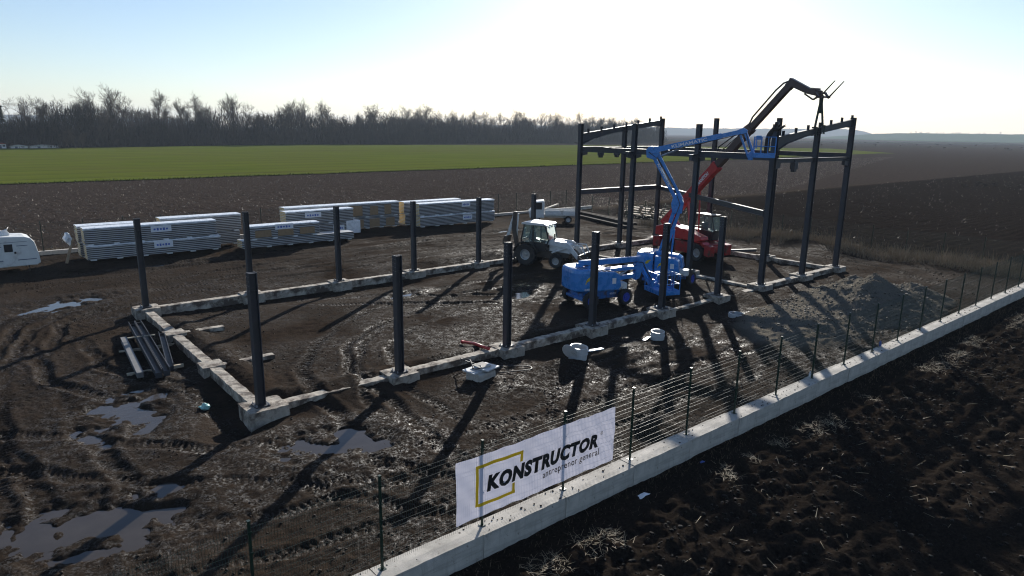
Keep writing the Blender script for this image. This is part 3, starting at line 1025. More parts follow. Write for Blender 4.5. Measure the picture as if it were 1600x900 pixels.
def gbeam(p0, p1, w, top, h, seed, name='ground_beam'):
    p0, p1 = Vector(p0), Vector(p1)
    L = (p1 - p0).length
    mb = MB()
    rough_block(mb, (L / 2, 0, -h / 2), (L, w, h), 0.012, 0.13, 0, seed)
    o = mb.build(name, 'concrete_found', found)
    o.location = (p0.x, p0.y, top)
    o.rotation_euler = (0, 0, math.atan2(p1.y - p0.y, p1.x - p0.x))
tops = [-0.10, -0.05, -0.06, -0.07, -0.20, -0.22, -0.10, -0.06]
for k in range(8):
    gbeam((CX[k] + 0.58, 0.05), (CX[k + 1] - 0.53, 0.05), 0.40, tops[k], 0.75, 400 + k)
    gbeam((CX[k] + 0.53, WID), (CX[k + 1] - 0.53, WID), 0.40, -0.07 - 0.01 * (k % 3), 0.8, 420 + k)
for k, (a, b) in enumerate(((0.52, 4.62), (5.44, 9.66), (10.48, 14.6))):
    gbeam((0.0, a), (0.0, b), 0.38, -0.09 - 0.015 * k, 0.75, 440 + k)
    gbeam((38.5, a), (38.5, b), 0.38, -0.12, 0.75, 450 + k)
    gbeam((29.2, a), (29.2, b), 0.38, -0.22, 0.75, 460 + k)
gbeam((0.42, 5.0), (2.3, 5.0), 0.34, -0.13, 0.5, 470)
gbeam((0.42, 10.05), (2.0, 10.05), 0.34, -0.12, 0.5, 471)

# ------------------------------------------------------------------ steel columns
def base_parts(parent, x=0.0, y=0.0, z=0.0):
    mb = MB()
    mb.box((x, y, z + 0.015), (0.46, 0.46, 0.03))
    pl = mb.build('base_plate', 'steel_plate', parent)
    mb = MB()
    for sx in (-1, 1):
        for sy in (-1, 1):
            mb.tube([(x + sx * 0.185, y + sy * 0.185, z + 0.03), (x + sx * 0.185, y + sy * 0.185, z + 0.10)], 0.013, 6)
            mb.tube([(x + sx * 0.185, y + sy * 0.185, z + 0.03), (x + sx * 0.185, y + sy * 0.185, z + 0.055)], 0.026, 6)
    mb.build('anchor_bolts', 'galv', pl)
    return pl

def column_mesh(h, s=0.25):
    mb = MB()
    mb.ibeam((0, 0, 0.03), (0, 0, h), s, s, 0.022, 0.014, 0, (1, 0, 0))
    for z in (h - 0.02, h - 0.55):
        mb.box((0, 0, z), (s - 0.046, s - 0.03, 0.014))
    return mb.mesh('shaft', 'steel')
HS = 4.25
shaft_short = column_mesh(HS)
def hole_plates(parent, h):
    mb = MB()
    for k in range(4):
        for sy in (-1, 1):
            mb.tube([(-0.1275, sy * 0.07, h - 0.12 - 0.14 * k), (-0.124, sy * 0.07, h - 0.12 - 0.14 * k)], 0.014, 8)
    mb.build('bolt_holes', 'galv', parent)

near_names = ['short dark steel column on the corner pedestal facing the puddle',
              'second short steel column from the puddle corner, fence-side row',
              'short steel column beside the red pipe, fence-side row',
              'short steel column in front of the stowed blue lift, fence-side row',
              'short steel column in front of the blue lift with raised boom',
              'last short steel column before the tall frame, fence-side row']
for k in range(6):
    c = thing('steel_column', near_names[k], 'column', (CX[k], 0, -0.02), 0, 'short columns waiting for the roof frames')
    link_mesh('shaft', shaft_short, c)
    base_parts(c); hole_plates(c, HS)
far_names = ['short steel column on the far corner footing in front of the longest panel stack',
             'second short steel column of the panel-side row, behind the corner column',
             'third short steel column of the panel-side row, near the wrapped panel end',
             'fourth short steel column of the panel-side row, before the yellow-ended panels',
             'fifth short steel column of the panel-side row, at the end of the panel stacks',
             'short steel column behind the backhoe cab in the panel-side row']
for k in range(6):
    c = thing('steel_column', far_names[k], 'column', (CX[k], WID, -0.02), 0, 'short columns waiting for the roof frames')
    link_mesh('shaft', shaft_short, c)
    base_parts(c); hole_plates(c, HS)

# ------------------------------------------------------------------ tall frame
frame = thing('hall_skeleton', 'tall open steel frame of dark columns, beams and sloping rafters', 'steel frame', (0, 0, 0))
XA, XB, XM = 29.2, 38.5, 34.0
HA, HB = 9.05, 9.62
def tall_col(x, y, h, s=0.28):
    o = link_mesh('column', column_mesh(h + 0.02, s), frame)
    o.location = (x, y, -0.02)
    base_parts(frame, x, y, -0.02)
    return o
tall = [(XA, 0, HA), (XA, WID, HA), (XB, 0, HB), (XB, WID, HB), (XM, 0, 8.95), (XM, WID, 8.95),
        (XA, 5.03, HA), (XA, 10.07, HA), (XB, 5.03, HB), (XB, 10.07, HB)]
for x, y, h in tall:
    tall_col(x, y, h)
def rafter(y):
    zt0, zt1 = 8.33, 9.52
    mb = MB()
    # tapered plate girder: haunch deep at the low end, shallow in the span
    xs_ = [XA + 0.142, XA + 1.3, XA + 3.2, XM + 1.0, XB - 1.0, XB - 0.142]
    dp = [0.75, 0.48, 0.34, 0.34, 0.36, 0.50]
    top = [zt0 + (zt1 - zt0) * (x - XA) / (XB - XA) for x in xs_]
    for i in range(5):
        mb.add([(xs_[i], y - 0.008, top[i] - dp[i]), (xs_[i + 1], y - 0.008, top[i + 1] - dp[i + 1]), (xs_[i + 1], y - 0.008, top[i + 1]), (xs_[i], y - 0.008, top[i]),
                (xs_[i], y + 0.008, top[i] - dp[i]), (xs_[i + 1], y + 0.008, top[i + 1] - dp[i + 1]), (xs_[i + 1], y + 0.008, top[i + 1]), (xs_[i], y + 0.008, top[i])],
               [(0, 1, 2, 3), (7, 6, 5, 4), (1, 0, 4, 5), (3, 2, 6, 7), (0, 3, 7, 4), (2, 1, 5, 6)])
        mb.bar((xs_[i], y, top[i] + 0.01), (xs_[i + 1], y, top[i + 1] + 0.01), 0.22, 0.02)
        mb.bar((xs_[i], y, top[i] - dp[i]), (xs_[i + 1], y, top[i + 1] - dp[i + 1]), 0.22, 0.02)
    mb.box((xs_[0] + 0.012, y, top[0] - dp[0] / 2), (0.024, 0.24, dp[0] + 0.1))
    mb.box((xs_[-1] - 0.012, y, top[-1] - dp[-1] / 2), (0.024, 0.24, dp[-1] + 0.1))
    rf = mb.build('rafter', 'steel', frame)
    for i in range(7):
        x = XA + 0.75 + i * 1.38
        z = zt0 + (zt1 - zt0) * (x - XA) / (XB - XA)
        c = MB()
        c.box((x, y, z + 0.15), (0.16, 0.02, 0.27)); c.box((x + 0.075, y, z + 0.15), (0.014, 0.16, 0.27))
        c.build('purlin_cleat', 'steel', rf)
rafter(0.0); rafter(WID)
def fbeam(p0, p1, w=0.20, h=0.30, name='beam'):
    mb = MB()
    mb.ibeam(p0, p1, w, h, 0.018, 0.012)
    p0, p1 = Vector(p0), Vector(p1)
    d = (p1 - p0).normalized()
    for p, s in ((p0, 1), (p1, -1)):
        mb.bar(p + d * 0.001 * s, p + d * 0.02 * s, w + 0.02, h + 0.12)
    return mb.build(name, 'steel', frame)
def corbel(x, y, z, dx, dy):
    mb = MB()
    mb.bar((x, y, z), (x + dx * 0.55, y + dy * 0.55, z), 0.2, 0.42, 0, (0, 0, 1), 0.2, 0.26)
    mb.box((x + dx * 0.3, y + dy * 0.3, z + 0.225), (0.55 if dx else 0.28, 0.55 if dy else 0.28, 0.03))
    mb.build('corbel', 'steel', frame)
g = 0.143
ZB = 7.25
for y0, y1 in ((0, 5.03), (5.03, 10.07), (10.07, WID)):
    fbeam((XA, y0 + g, ZB), (XA, y1 - g, ZB), 0.24, 0.36)
    fbeam((XB, y0 + g, ZB), (XB, y1 - g, ZB), 0.2, 0.3)
for x0, x1 in ((XA, XM), (XM, XB)):
    fbeam((x0 + g, 0, 7.05), (x1 - g, 0, 7.05), 0.2, 0.24)
    fbeam((x0 + g, WID, 7.3), (x1 - g, WID, 7.3), 0.2, 0.28)
    fbeam((x0 + g, WID, 4.15), (x1 - g, WID, 4.15), 0.2, 0.36)
fbeam((XB - 0.2, WID - 0.3, 4.13), (XA + 0.2, 0.3, 4.05), 0.18, 0.32, 'diagonal_beam')
for y in (5.03, 10.07):
    corbel(XA + 0.138, y, 7.0, 1, 0); corbel(XA - 0.138, y, 7.0, -1, 0)
corbel(XA + 0.138, WID, 7.0, 1, 0); corbel(XB - 0.138, WID, 7.0, -1, 0)
corbel(XA + 0.138, 0, 6.8, 1, 0); corbel(XB - 0.138, 0, 6.8, -1, 0)
# pulley-like splice boxes hanging from the beams
for x, y, z in ((31.6, 0, 6.75), (31.4, WID, 6.98), (33.2, WID, 6.98)):
    mb = MB()
    mb.box((x, y, z), (0.42, 0.3, 0.42)); mb.box((x, y, z - 0.28), (0.3, 0.24, 0.16)); mb.box((x, y, z + 0.24), (0.16, 0.2, 0.12))
    mb.build('splice_box', 'steel', frame, bevel=0.03)
# ------------------------------------------------------------------ wheels
def wheel(parent, x, y, z, r, w, rim_mat, rim_r, lugs=18, steer=0.0):
    s = 1 if y > 0 else -1
    mb = MB()
    hw = w / 2
    prof = [(rim_r, -hw * 0.8), (r * 0.88, -hw), (r * 0.97, -hw * 0.85), (r, -hw * 0.4), (r, hw * 0.4), (r * 0.97, hw * 0.85), (r * 0.88, hw), (rim_r, hw * 0.8), (rim_r * 0.96, 0), (rim_r, -hw * 0.8)]
    mb.lathe_y(prof, (0, 0, 0), 28)
    for k in range(lugs):
        for sd_ in (-1, 1):
            t = 2 * math.pi * (k + (0.5 if sd_ > 0 else 0)) / lugs
            mb.box((r * 1.005 * math.cos(t), sd_ * hw * 0.45, r * 1.005 * math.sin(t)), (r * 0.07, hw * 0.85, r * 0.09), 0, (0, -t, sd_ * 0.0))
    ty = mb.build('wheel', 'rubber', parent)
    ty.location = (x, y, z)
    ty.rotation_euler = (0, 0, steer)
    mb = MB()
    f = hw * 0.62 * s
    mb.lathe_y([(rim_r, f * 1.25), (rim_r * 0.9, f * 1.2), (rim_r * 0.78, f * 0.55), (rim_r * 0.42, f * 0.5), (rim_r * 0.36, f * 1.05), (0.001, f * 1.1)], (0, 0, 0), 24)
    for k in range(8):
        t = 2 * math.pi * k / 8
        mb.tube([(rim_r * 0.55 * math.cos(t), f * 0.5, rim_r * 0.55 * math.sin(t)), (rim_r * 0.55 * math.cos(t), f * 0.72, rim_r * 0.55 * math.sin(t))], rim_r * 0.05, 6)
    mb.build('rim', rim_mat, ty, smooth=False)
    return ty

def side_text(body, size, parent, loc, width, material, bold=0.004, slope=0.0, flip=False):
    me = text_mesh(body, size, material, bold, 0.0, width, 0.001)
    o = link_mesh('lettering', me, parent)
    o.location = loc
    o.rotation_euler = Euler((math.pi / 2, -slope if not flip else slope, math.pi if flip else 0), 'XYZ')
    return o

def emblem(parent, x, y, z, s=1.0):
    """yellow swoosh on the lift's cowl"""
    mb = MB()
    for dz, k in ((0.0, 1.0), (-0.17, 0.8)):
        prof = [(0.0, 0.0), (0.10, 0.17), (0.26, 0.27), (0.52, 0.30), (0.40, 0.17), (0.24, 0.12), (0.13, 0.06), (0.06, -0.12)]
        pr = [(x + (px + (0 if k == 1 else -0.07)) * s * k, z + (pz + dz) * s) for px, pz in prof]
        mb.add([(a, y - 0.004, b) for a, b in pr], [tuple(range(len(pr)))])
    return mb.build('emblem', 'yellow', parent)

# ------------------------------------------------------------------ articulated lifts
def basket(root, x0, x1, hw, z0, floor_label=None):
    mb = MB()
    mb.box(((x0 + x1) / 2, 0, z0 + 0.05), (x1 - x0, hw * 2, 0.10))
    mb.box(((x0 + x1) / 2, -hw - 0.012, z0 + 0.11), (x1 - x0, 0.02, 0.24)); mb.box(((x0 + x1) / 2, hw + 0.012, z0 + 0.11), (x1 - x0, 0.02, 0.24))
    mb.box((x1 + 0.012, 0, z0 + 0.11), (0.02, hw * 2 + 0.05, 0.24)); mb.box((x0 - 0.012, 0, z0 + 0.11), (0.02, hw * 2 + 0.05, 0.24))
    b = mb.build('basket', 'blue', root, bevel=0.01)
    mb = MB()
    r = 0.02
    c = [(x0, -hw), (x1, -hw), (x1, hw), (x0, hw)]
    for z in (z0 + 0.6, z0 + 1.1):
        mb.tube([(p[0], p[1], z) for p in c] + [(c[0][0], c[0][1], z)], r, 6)
    for a, e in ((0, 1), (1, 2), (2, 3), (3, 0)):
        n = 3 if a % 2 == 0 else 2
        for k in range(n):
            t = k / n
            px, py = c[a][0] * (1 - t) + c[e][0] * t, c[a][1] * (1 - t) + c[e][1] * t
            mb.tube([(px, py, z0 + 0.1), (px, py, z0 + 1.1)], r, 6)
    mb.build('guard_rail', 'blue', b)
    mb = MB()
    mb.box((x0 + 0.22, -hw * 0.2, z0 + 1.06), (0.28, 0.42, 0.22)); mb.box((x0 + 0.12, -hw * 0.2, z0 + 0.72), (0.06, 0.22, 0.5))
    mb.build('control_panel', 'blue', b, bevel=0.02)
    return b

def make_lift(label, loc, rz, chassis_rel, kind):
    t = thing('boom_lift', label, 'boom lift', loc, rz)
    # chassis
    mb = MB()
    mb.prism([(-1.35, 0.42), (-1.2, 0.34), (1.25, 0.34), (1.55, 0.50), (1.55, 0.66), (1.1, 0.80), (-1.1, 0.80), (-1.35, 0.68)], -0.62, 0.62)
    mb.prism([(-1.45, 0.36), (-0.75, 0.36), (-0.7, 0.52), (-1.45, 0.52)], -0.8, 0.8)
    mb.prism([(0.75, 0.36), (1.45, 0.36), (1.45, 0.52), (0.7, 0.52)], -0.8, 0.8)
    ch = mb.build('chassis', 'blue_muddy', t, bevel=0.04)
    ch.rotation_euler = (0, 0, chassis_rel)
    for sx in (-1, 1):
        for sy in (-1, 1):
            wheel(ch, sx * 1.08, sy * 0.98, 0.42, 0.42, 0.30, 'blue_rim', 0.25, 16, 0.12 if sx > 0 else 0)
    side_text('45/25', 0.13, ch, (0.35, -0.626, 0.53), 0.4, 'white_print')
    mb = MB()
    mb.lathe_z([(0.0, 0.78), (0.55, 0.78), (0.55, 0.90), (0.0, 0.90)], (0, 0, 0), 24)
    mb.build('slew_ring', 'black', t)
    # turret: counterweight tail and two cowls with a slot for the boom between
    tail = MB()
    n = 10
    outline = [(-0.72, 1.03), (-1.25, 1.03)] + [(-1.25 - 0.55 * math.sin(a), 0.48 + 0.55 * math.cos(a)) for a in np.linspace(0.15, math.pi / 2, n)]
    outline += [(x, -y) for x, y in reversed(outline)]
    m_ = len(outline)
    def ring(z, k, dx=0):
        return [(-0.9 + (x + 0.9) * k + dx, y * k, z) for x, y in outline]
    rings = [ring(0.86, 0.94), ring(0.92, 1.0), ring(1.80, 1.0), ring(1.94, 0.965), ring(2.0, 0.88)]
    vs = [p for rg in rings for p in rg]
    fs = [(a * m_ + i, a * m_ + (i + 1) % m_, (a + 1) * m_ + (i + 1) % m_, (a + 1) * m_ + i) for a in range(len(rings) - 1) for i in range(m_)]
    fs += [tuple(reversed(range(m_))), tuple(range((len(rings) - 1) * m_, len(rings) * m_))]
    tail.add(vs, fs)
    cw = tail.build('counterweight', 'blue', t)
    emblem(cw, -1.18, -1.034, 1.42, 0.72)
    side_text('KLIMAMATIC', 0.15, cw, (-1.24, -1.036, 0.93), 0.5, 'white_print')
    mb = MB()
    for k in range(4):
        mb.box((-1.0 - 0.14 * k, 0.55, 2.003), (0.06, 0.5, 0.012)); mb.box((-1.0 - 0.14 * k, -0.55, 2.003), (0.06, 0.5, 0.012))
    mb.build('vent_slots', 'black', cw)
    for s in (-1, 1):
        mb = MB()
        y0, y1 = (0.36, 1.03) if s > 0 else (-1.03, -0.36)
        mb.prism([(-0.62, 0.86), (0.72, 0.86), (0.86, 1.05), (0.74, 1.66), (0.5, 1.80), (-0.62, 1.88)], y0, y1)
        cv = mb.build('cowl', 'blue', t, bevel=0.05, seg=3)
        mb = MB()
        for k in range(3):
            mb.box((-0.35 + 0.28 * k, (y0 + y1) / 2, 1.862 - 0.018 * k), (0.12, 0.4, 0.012), 0, (0, 0.06, 0))
        mb.build('vent_slots', 'black', cv)
        if s < 0:
            if kind == 'raised':
                emblem(cv, -0.4, -1.034, 1.35, 0.6)
                side_text('KLIMAMATIC', 0.16, cv, (-0.5, -1.036, 0.95), 1.15, 'white_print')
            mb = MB()
            mb.box((0.42, -1.036, 1.35), (0.22, 0.008, 0.3))
            mb.build('decal', 'white_print', cv)
    mb = MB()
    mb.box((0.0, 0.0, 1.2), (1.4, 0.6, 0.62)); mb.box((-0.55, 0.0, 1.75), (0.3, 0.5, 0.6))
    mb.build('mast_base', 'blue', t, bevel=0.03)
    mb = MB()
    mb.box((1.05, -0.55, 0.98), (0.55, 0.5, 0.34))
    mb.build('battery_box', 'white_paint', t, bevel=0.03)
    if kind == 'stowed':
        mb = MB(); mb.bar((-1.1, 0, 2.16), (2.35, 0, 2.22), 0.24, 0.28); mb.bar((-1.1, 0, 2.16), (-1.1, 0, 1.8), 0.3, 0.3, 0, (1, 0, 0))
        mb.build('upper_boom', 'blue', t, bevel=0.015)
        mb = MB(); mb.bar((-0.4, 0.13, 1.70), (2.3, 0.13, 1.80), 0.16, 0.18); mb.bar((-0.4, -0.13, 1.70), (2.3, -0.13, 1.80), 0.16, 0.18)
        mb.build('middle_arm', 'blue', t, bevel=0.012)
        mb = MB(); mb.bar((0.2, 0, 1.15), (2.3, 0, 1.36), 0.24, 0.22)
        mb.build('lower_arm', 'blue', t, bevel=0.012)
        mb = MB(); mb.prism([(2.18, 1.1), (2.42, 1.2), (2.62, 1.9), (2.60, 2.30), (2.45, 2.40), (2.2, 2.34)], -0.18, 0.18)
        mb.build('elbow', 'blue', t, bevel=0.02)
        mb = MB()
        mb.bar((2.5, 0.12, 2.22), (3.2, 0.12, 0.98), 0.1, 0.16); mb.bar((2.5, -0.12, 2.22), (3.2, -0.12, 0.98), 0.1, 0.16)
        mb.bar((2.42, 0, 1.9), (3.12, 0, 0.78), 0.08, 0.10); mb.box((3.25, 0, 0.86), (0.2, 0.4, 0.42))
        mb.build('jib', 'blue', t, bevel=0.012)
        mb = MB(); mb.tube([(1.2, 0, 1.35), (2.2, 0, 1.95)], 0.05, 8); mb.tube([(1.2, 0, 1.35), (1.75, 0, 1.68)], 0.075, 8)
        mb.build('lift_cylinder', 'galv', t)
        basket(t, 3.36, 4.55, 0.8, 0.30)
        mb = MB(); mb.tube([(-0.9, -0.16, 2.05), (0.4, -0.17, 2.02), (2.2, -0.17, 2.10), (2.55, -0.2, 2.05), (2.8, -0.2, 1.6), (3.2, -0.2, 1.0)], 0.022, 6)
        mb.tube([(-0.2, 0.0, 1.9), (0.8, -0.05, 1.55), (2.2, -0.05, 1.62), (2.4, -0.1, 1.95)], 0.02, 6)
        mb.build('hoses', 'black', t)
    else:
        pts = [(-0.45, 2.1), (0.36, 4.85), (-1.25, 7.8), (3.68, 8.98), (4.16, 7.62)]
        mb = MB()
        for dx, dz, w in ((0.0, 0.0, 0.24), (0.26, -0.06, 0.16)):
            mb.bar((-0.55 + dx, 0, 1.85 + dz), (0.24 + dx, 0, 4.75 + dz), w, 0.20, 0, (1, 0, 0))
        mb.tube([(0.15, 0, 1.6), (0.25, 0, 3.4)], 0.06, 8)
        mb.build('lower_arm', 'blue', t, bevel=0.012)
        mb = MB()
        mb.prism([(0.08, 4.3), (0.62, 4.35), (0.66, 5.0), (0.44, 5.5), (0.12, 5.45), (-0.02, 4.9)], -0.19, 0.19)
        mb.build('elbow', 'blue', t, bevel=0.03)
        mb = MB()
        for dx, dz, w in ((-0.10, 0.0, 0.24), (0.22, 0.03, 0.16)):
            mb.bar((0.34 + dx, 0, 5.1 + dz), (-1.25 + dx, 0, 7.75 + dz), w, 0.18, 0, (1, 0, 0))
        ua = mb.build('upper_arm', 'blue', t, bevel=0.012)
        L = math.hypot(1.59, 2.65)
        side_text('KLIMAMATIC', 0.2, ua, (-0.98, -0.126, 7.12), 1.5, 'white_print', 0.005, -math.atan2(2.65, 1.59))
        mb = MB()
        mb.prism([(-1.62, 7.5), (-1.1, 7.35), (-0.85, 7.75), (-1.0, 8.12), (-1.45, 8.15), (-1.68, 7.95)], -0.18, 0.18)
        mb.build('boom_knuckle', 'blue', t, bevel=0.03)
        mb = MB()
        mb.bar((-1.4, 0, 7.88), (2.5, 0, 8.80), 0.26, 0.30); mb.bar((2.2, 0, 8.73), (3.45, 0, 9.03), 0.20, 0.23)
        mbm = mb.build('main_boom', 'blue', t, bevel=0.012)
        side_text('KLIMAMATIC', 0.24, mbm, (-0.2, -0.136, 8.07), 2.0, 'white_print', 0.006, math.atan2(0.92, 3.9))
        mb = MB(); mb.tube([(-0.9, 0, 7.55), (0.4, 0, 8.1)], 0.06, 8)
        mb.build('lift_cylinder', 'galv', t)
        mb = MB()
        mb.prism([(3.35, 8.85), (3.75, 8.92), (3.86, 9.12), (3.62, 9.26), (3.3, 9.12)], -0.15, 0.15)
        mb.bar((3.70, 0.1, 9.08), (4.24, 0.1, 7.84), 0.08, 0.18); mb.bar((3.70, -0.1, 9.08), (4.24, -0.1, 7.84), 0.08, 0.18)
        mb.bar((3.48, 0, 8.86), (4.0, 0, 7.66), 0.08, 0.12)
        mb.box((4.12, 0, 7.74), (0.26, 0.36, 0.44))
        mb.build('jib', 'blue', t, bevel=0.012)
        basket(t, 4.25, 5.36, 0.44, 7.68)
        mb = MB(); mb.tube([(-0.5, -0.14, 1.9), (0.1, -0.15, 3.6), (0.5, -0.22, 4.9), (0.1, -0.15, 5.8), (-0.9, -0.15, 7.4), (-1.5, -0.2, 7.8), (-1.2, -0.16, 7.72), (0.8, -0.16, 8.2), (3.3, -0.13, 8.85), (3.8, -0.16, 8.95), (4.1, -0.16, 8.0)], 0.022, 6)
        mb.build('hoses', 'black', t)
    return t

make_lift('blue articulated boom lift parked with its boom folded down', (19.05, 3.5, gz(19.05, 3.5) + 0.02), R(-20), R(8), 'stowed')
L2 = (25.95, 4.25)
L2Z = -0.42
L2R = math.atan2(-0.885, 0.465)
make_lift('blue articulated boom lift with its boom raised to the frame', (L2[0], L2[1], L2Z), L2R, R(66), 'raised')

# ------------------------------------------------------------------ worker in the raised basket
def make_worker():
    w = thing('person', 'person in dark work clothes leaning out of the raised blue basket', 'person',
              (L2[0] + 4.92 * math.cos(L2R), L2[1] + 4.92 * math.sin(L2R), L2Z + 7.78), L2R)
    J = {'pel': (0, 0, 0.92), 'belly': (0.06, 0, 1.08), 'chest': (0.20, 0, 1.34), 'neck': (0.29, 0, 1.50), 'head': (0.36, 0, 1.62), 'crown': (0.40, 0, 1.74)}
    R_ = {'pel': 0.145, 'belly': 0.14, 'chest': 0.165, 'neck': 0.065, 'head': 0.095, 'crown': 0.085}
    E_ = [('pel', 'belly'), ('belly', 'chest'), ('chest', 'neck'), ('neck', 'head'), ('head', 'crown')]
    for s, n in ((1, 'l'), (-1, 'r')):
        J['hip' + n] = (0, 0.10 * s, 0.86); R_['hip' + n] = 0.105
        J['knee' + n] = (0.06 * s, 0.13 * s, 0.48); R_['knee' + n] = 0.07
        J['ank' + n] = (-0.03 + 0.05 * s, 0.14 * s, 0.09); R_['ank' + n] = 0.05
        J['toe' + n] = (0.14 + 0.05 * s, 0.16 * s, 0.04); R_['toe' + n] = 0.04
        J['sh' + n] = (0.23, 0.19 * s, 1.40); R_['sh' + n] = 0.075
        J['elb' + n] = (0.46, 0.24 * s, 1.34 if s > 0 else 1.42); R_['elb' + n] = 0.052
        J['wri' + n] = (0.68, 0.17 * s, 1.50 if s > 0 else 1.56); R_['wri' + n] = 0.038
        J['pal' + n] = (0.76, 0.16 * s, 1.55 if s > 0 else 1.61); R_['pal' + n] = 0.036
        E_ += [('pel', 'hip' + n), ('hip' + n, 'knee' + n), ('knee' + n, 'ank' + n), ('ank' + n, 'toe' + n),
               ('chest', 'sh' + n), ('sh' + n, 'elb' + n), ('elb' + n, 'wri' + n), ('wri' + n, 'pal' + n)]
        for q in range(4):
            k = 'f%d%s' % (q, n)
            J[k] = (0.835, (0.16 + (q - 1.5) * 0.02) * s, J['pal' + n][2] + 0.05 - 0.006 * abs(q - 1)); R_[k] = 0.009
            J[k + 'b'] = (0.865, (0.16 + (q - 1.5) * 0.02) * s, J['pal' + n][2] + 0.02); R_[k + 'b'] = 0.008
            E_ += [('pal' + n, k), (k, k + 'b')]
        J['th' + n] = (0.79, 0.11 * s, J['pal' + n][2] + 0.03); R_['th' + n] = 0.010
        E_ += [('pal' + n, 'th' + n)]
    names = list(J)
    me = bpy.data.meshes.new('body')
    me.from_pydata([J[k] for k in names], [(names.index(a), names.index(b)) for a, b in E_], [])
    me.materials.append(M['cloth_dark'])
    o = link_mesh('body', me, w)
    md = o.modifiers.new('skin', 'SKIN')
    md.use_smooth_shade = True
    sv = me.skin_vertices[0].data
    for i, k in enumerate(names):
        rk = R_[k] * (1.25 if R_[k] > 0.045 else 1.0)
        sv[i].radius = (rk, rk)
        sv[i].use_root = (k == 'pel')
    sb = o.modifiers.new('sub', 'SUBSURF')
    sb.levels = 2; sb.render_levels = 2
    mb = MB()
    mb.lathe_z([(0.155, 0.0), (0.125, 0.015), (0.122, 0.06), (0.09, 0.12), (0.04, 0.145), (0.001, 0.15)], (0, 0, 0), 20)
    h = mb.build('helmet', 'helmet', w, smooth=True)
    h.location = (0.385, 0, 1.69); h.rotation_euler = (0, 0.25, 0)
    mb = MB()
    for s in (-1, 1):
        mb.box((0.47, 0.035 * s, 1.665), (0.02, 0.022, 0.012))
    mb.box((0.475, 0, 1.64), (0.03, 0.022, 0.035)); mb.box((0.462, 0, 1.60), (0.02, 0.05, 0.01))
    mb.build('face', 'card', w, bevel=0.004)
make_worker()

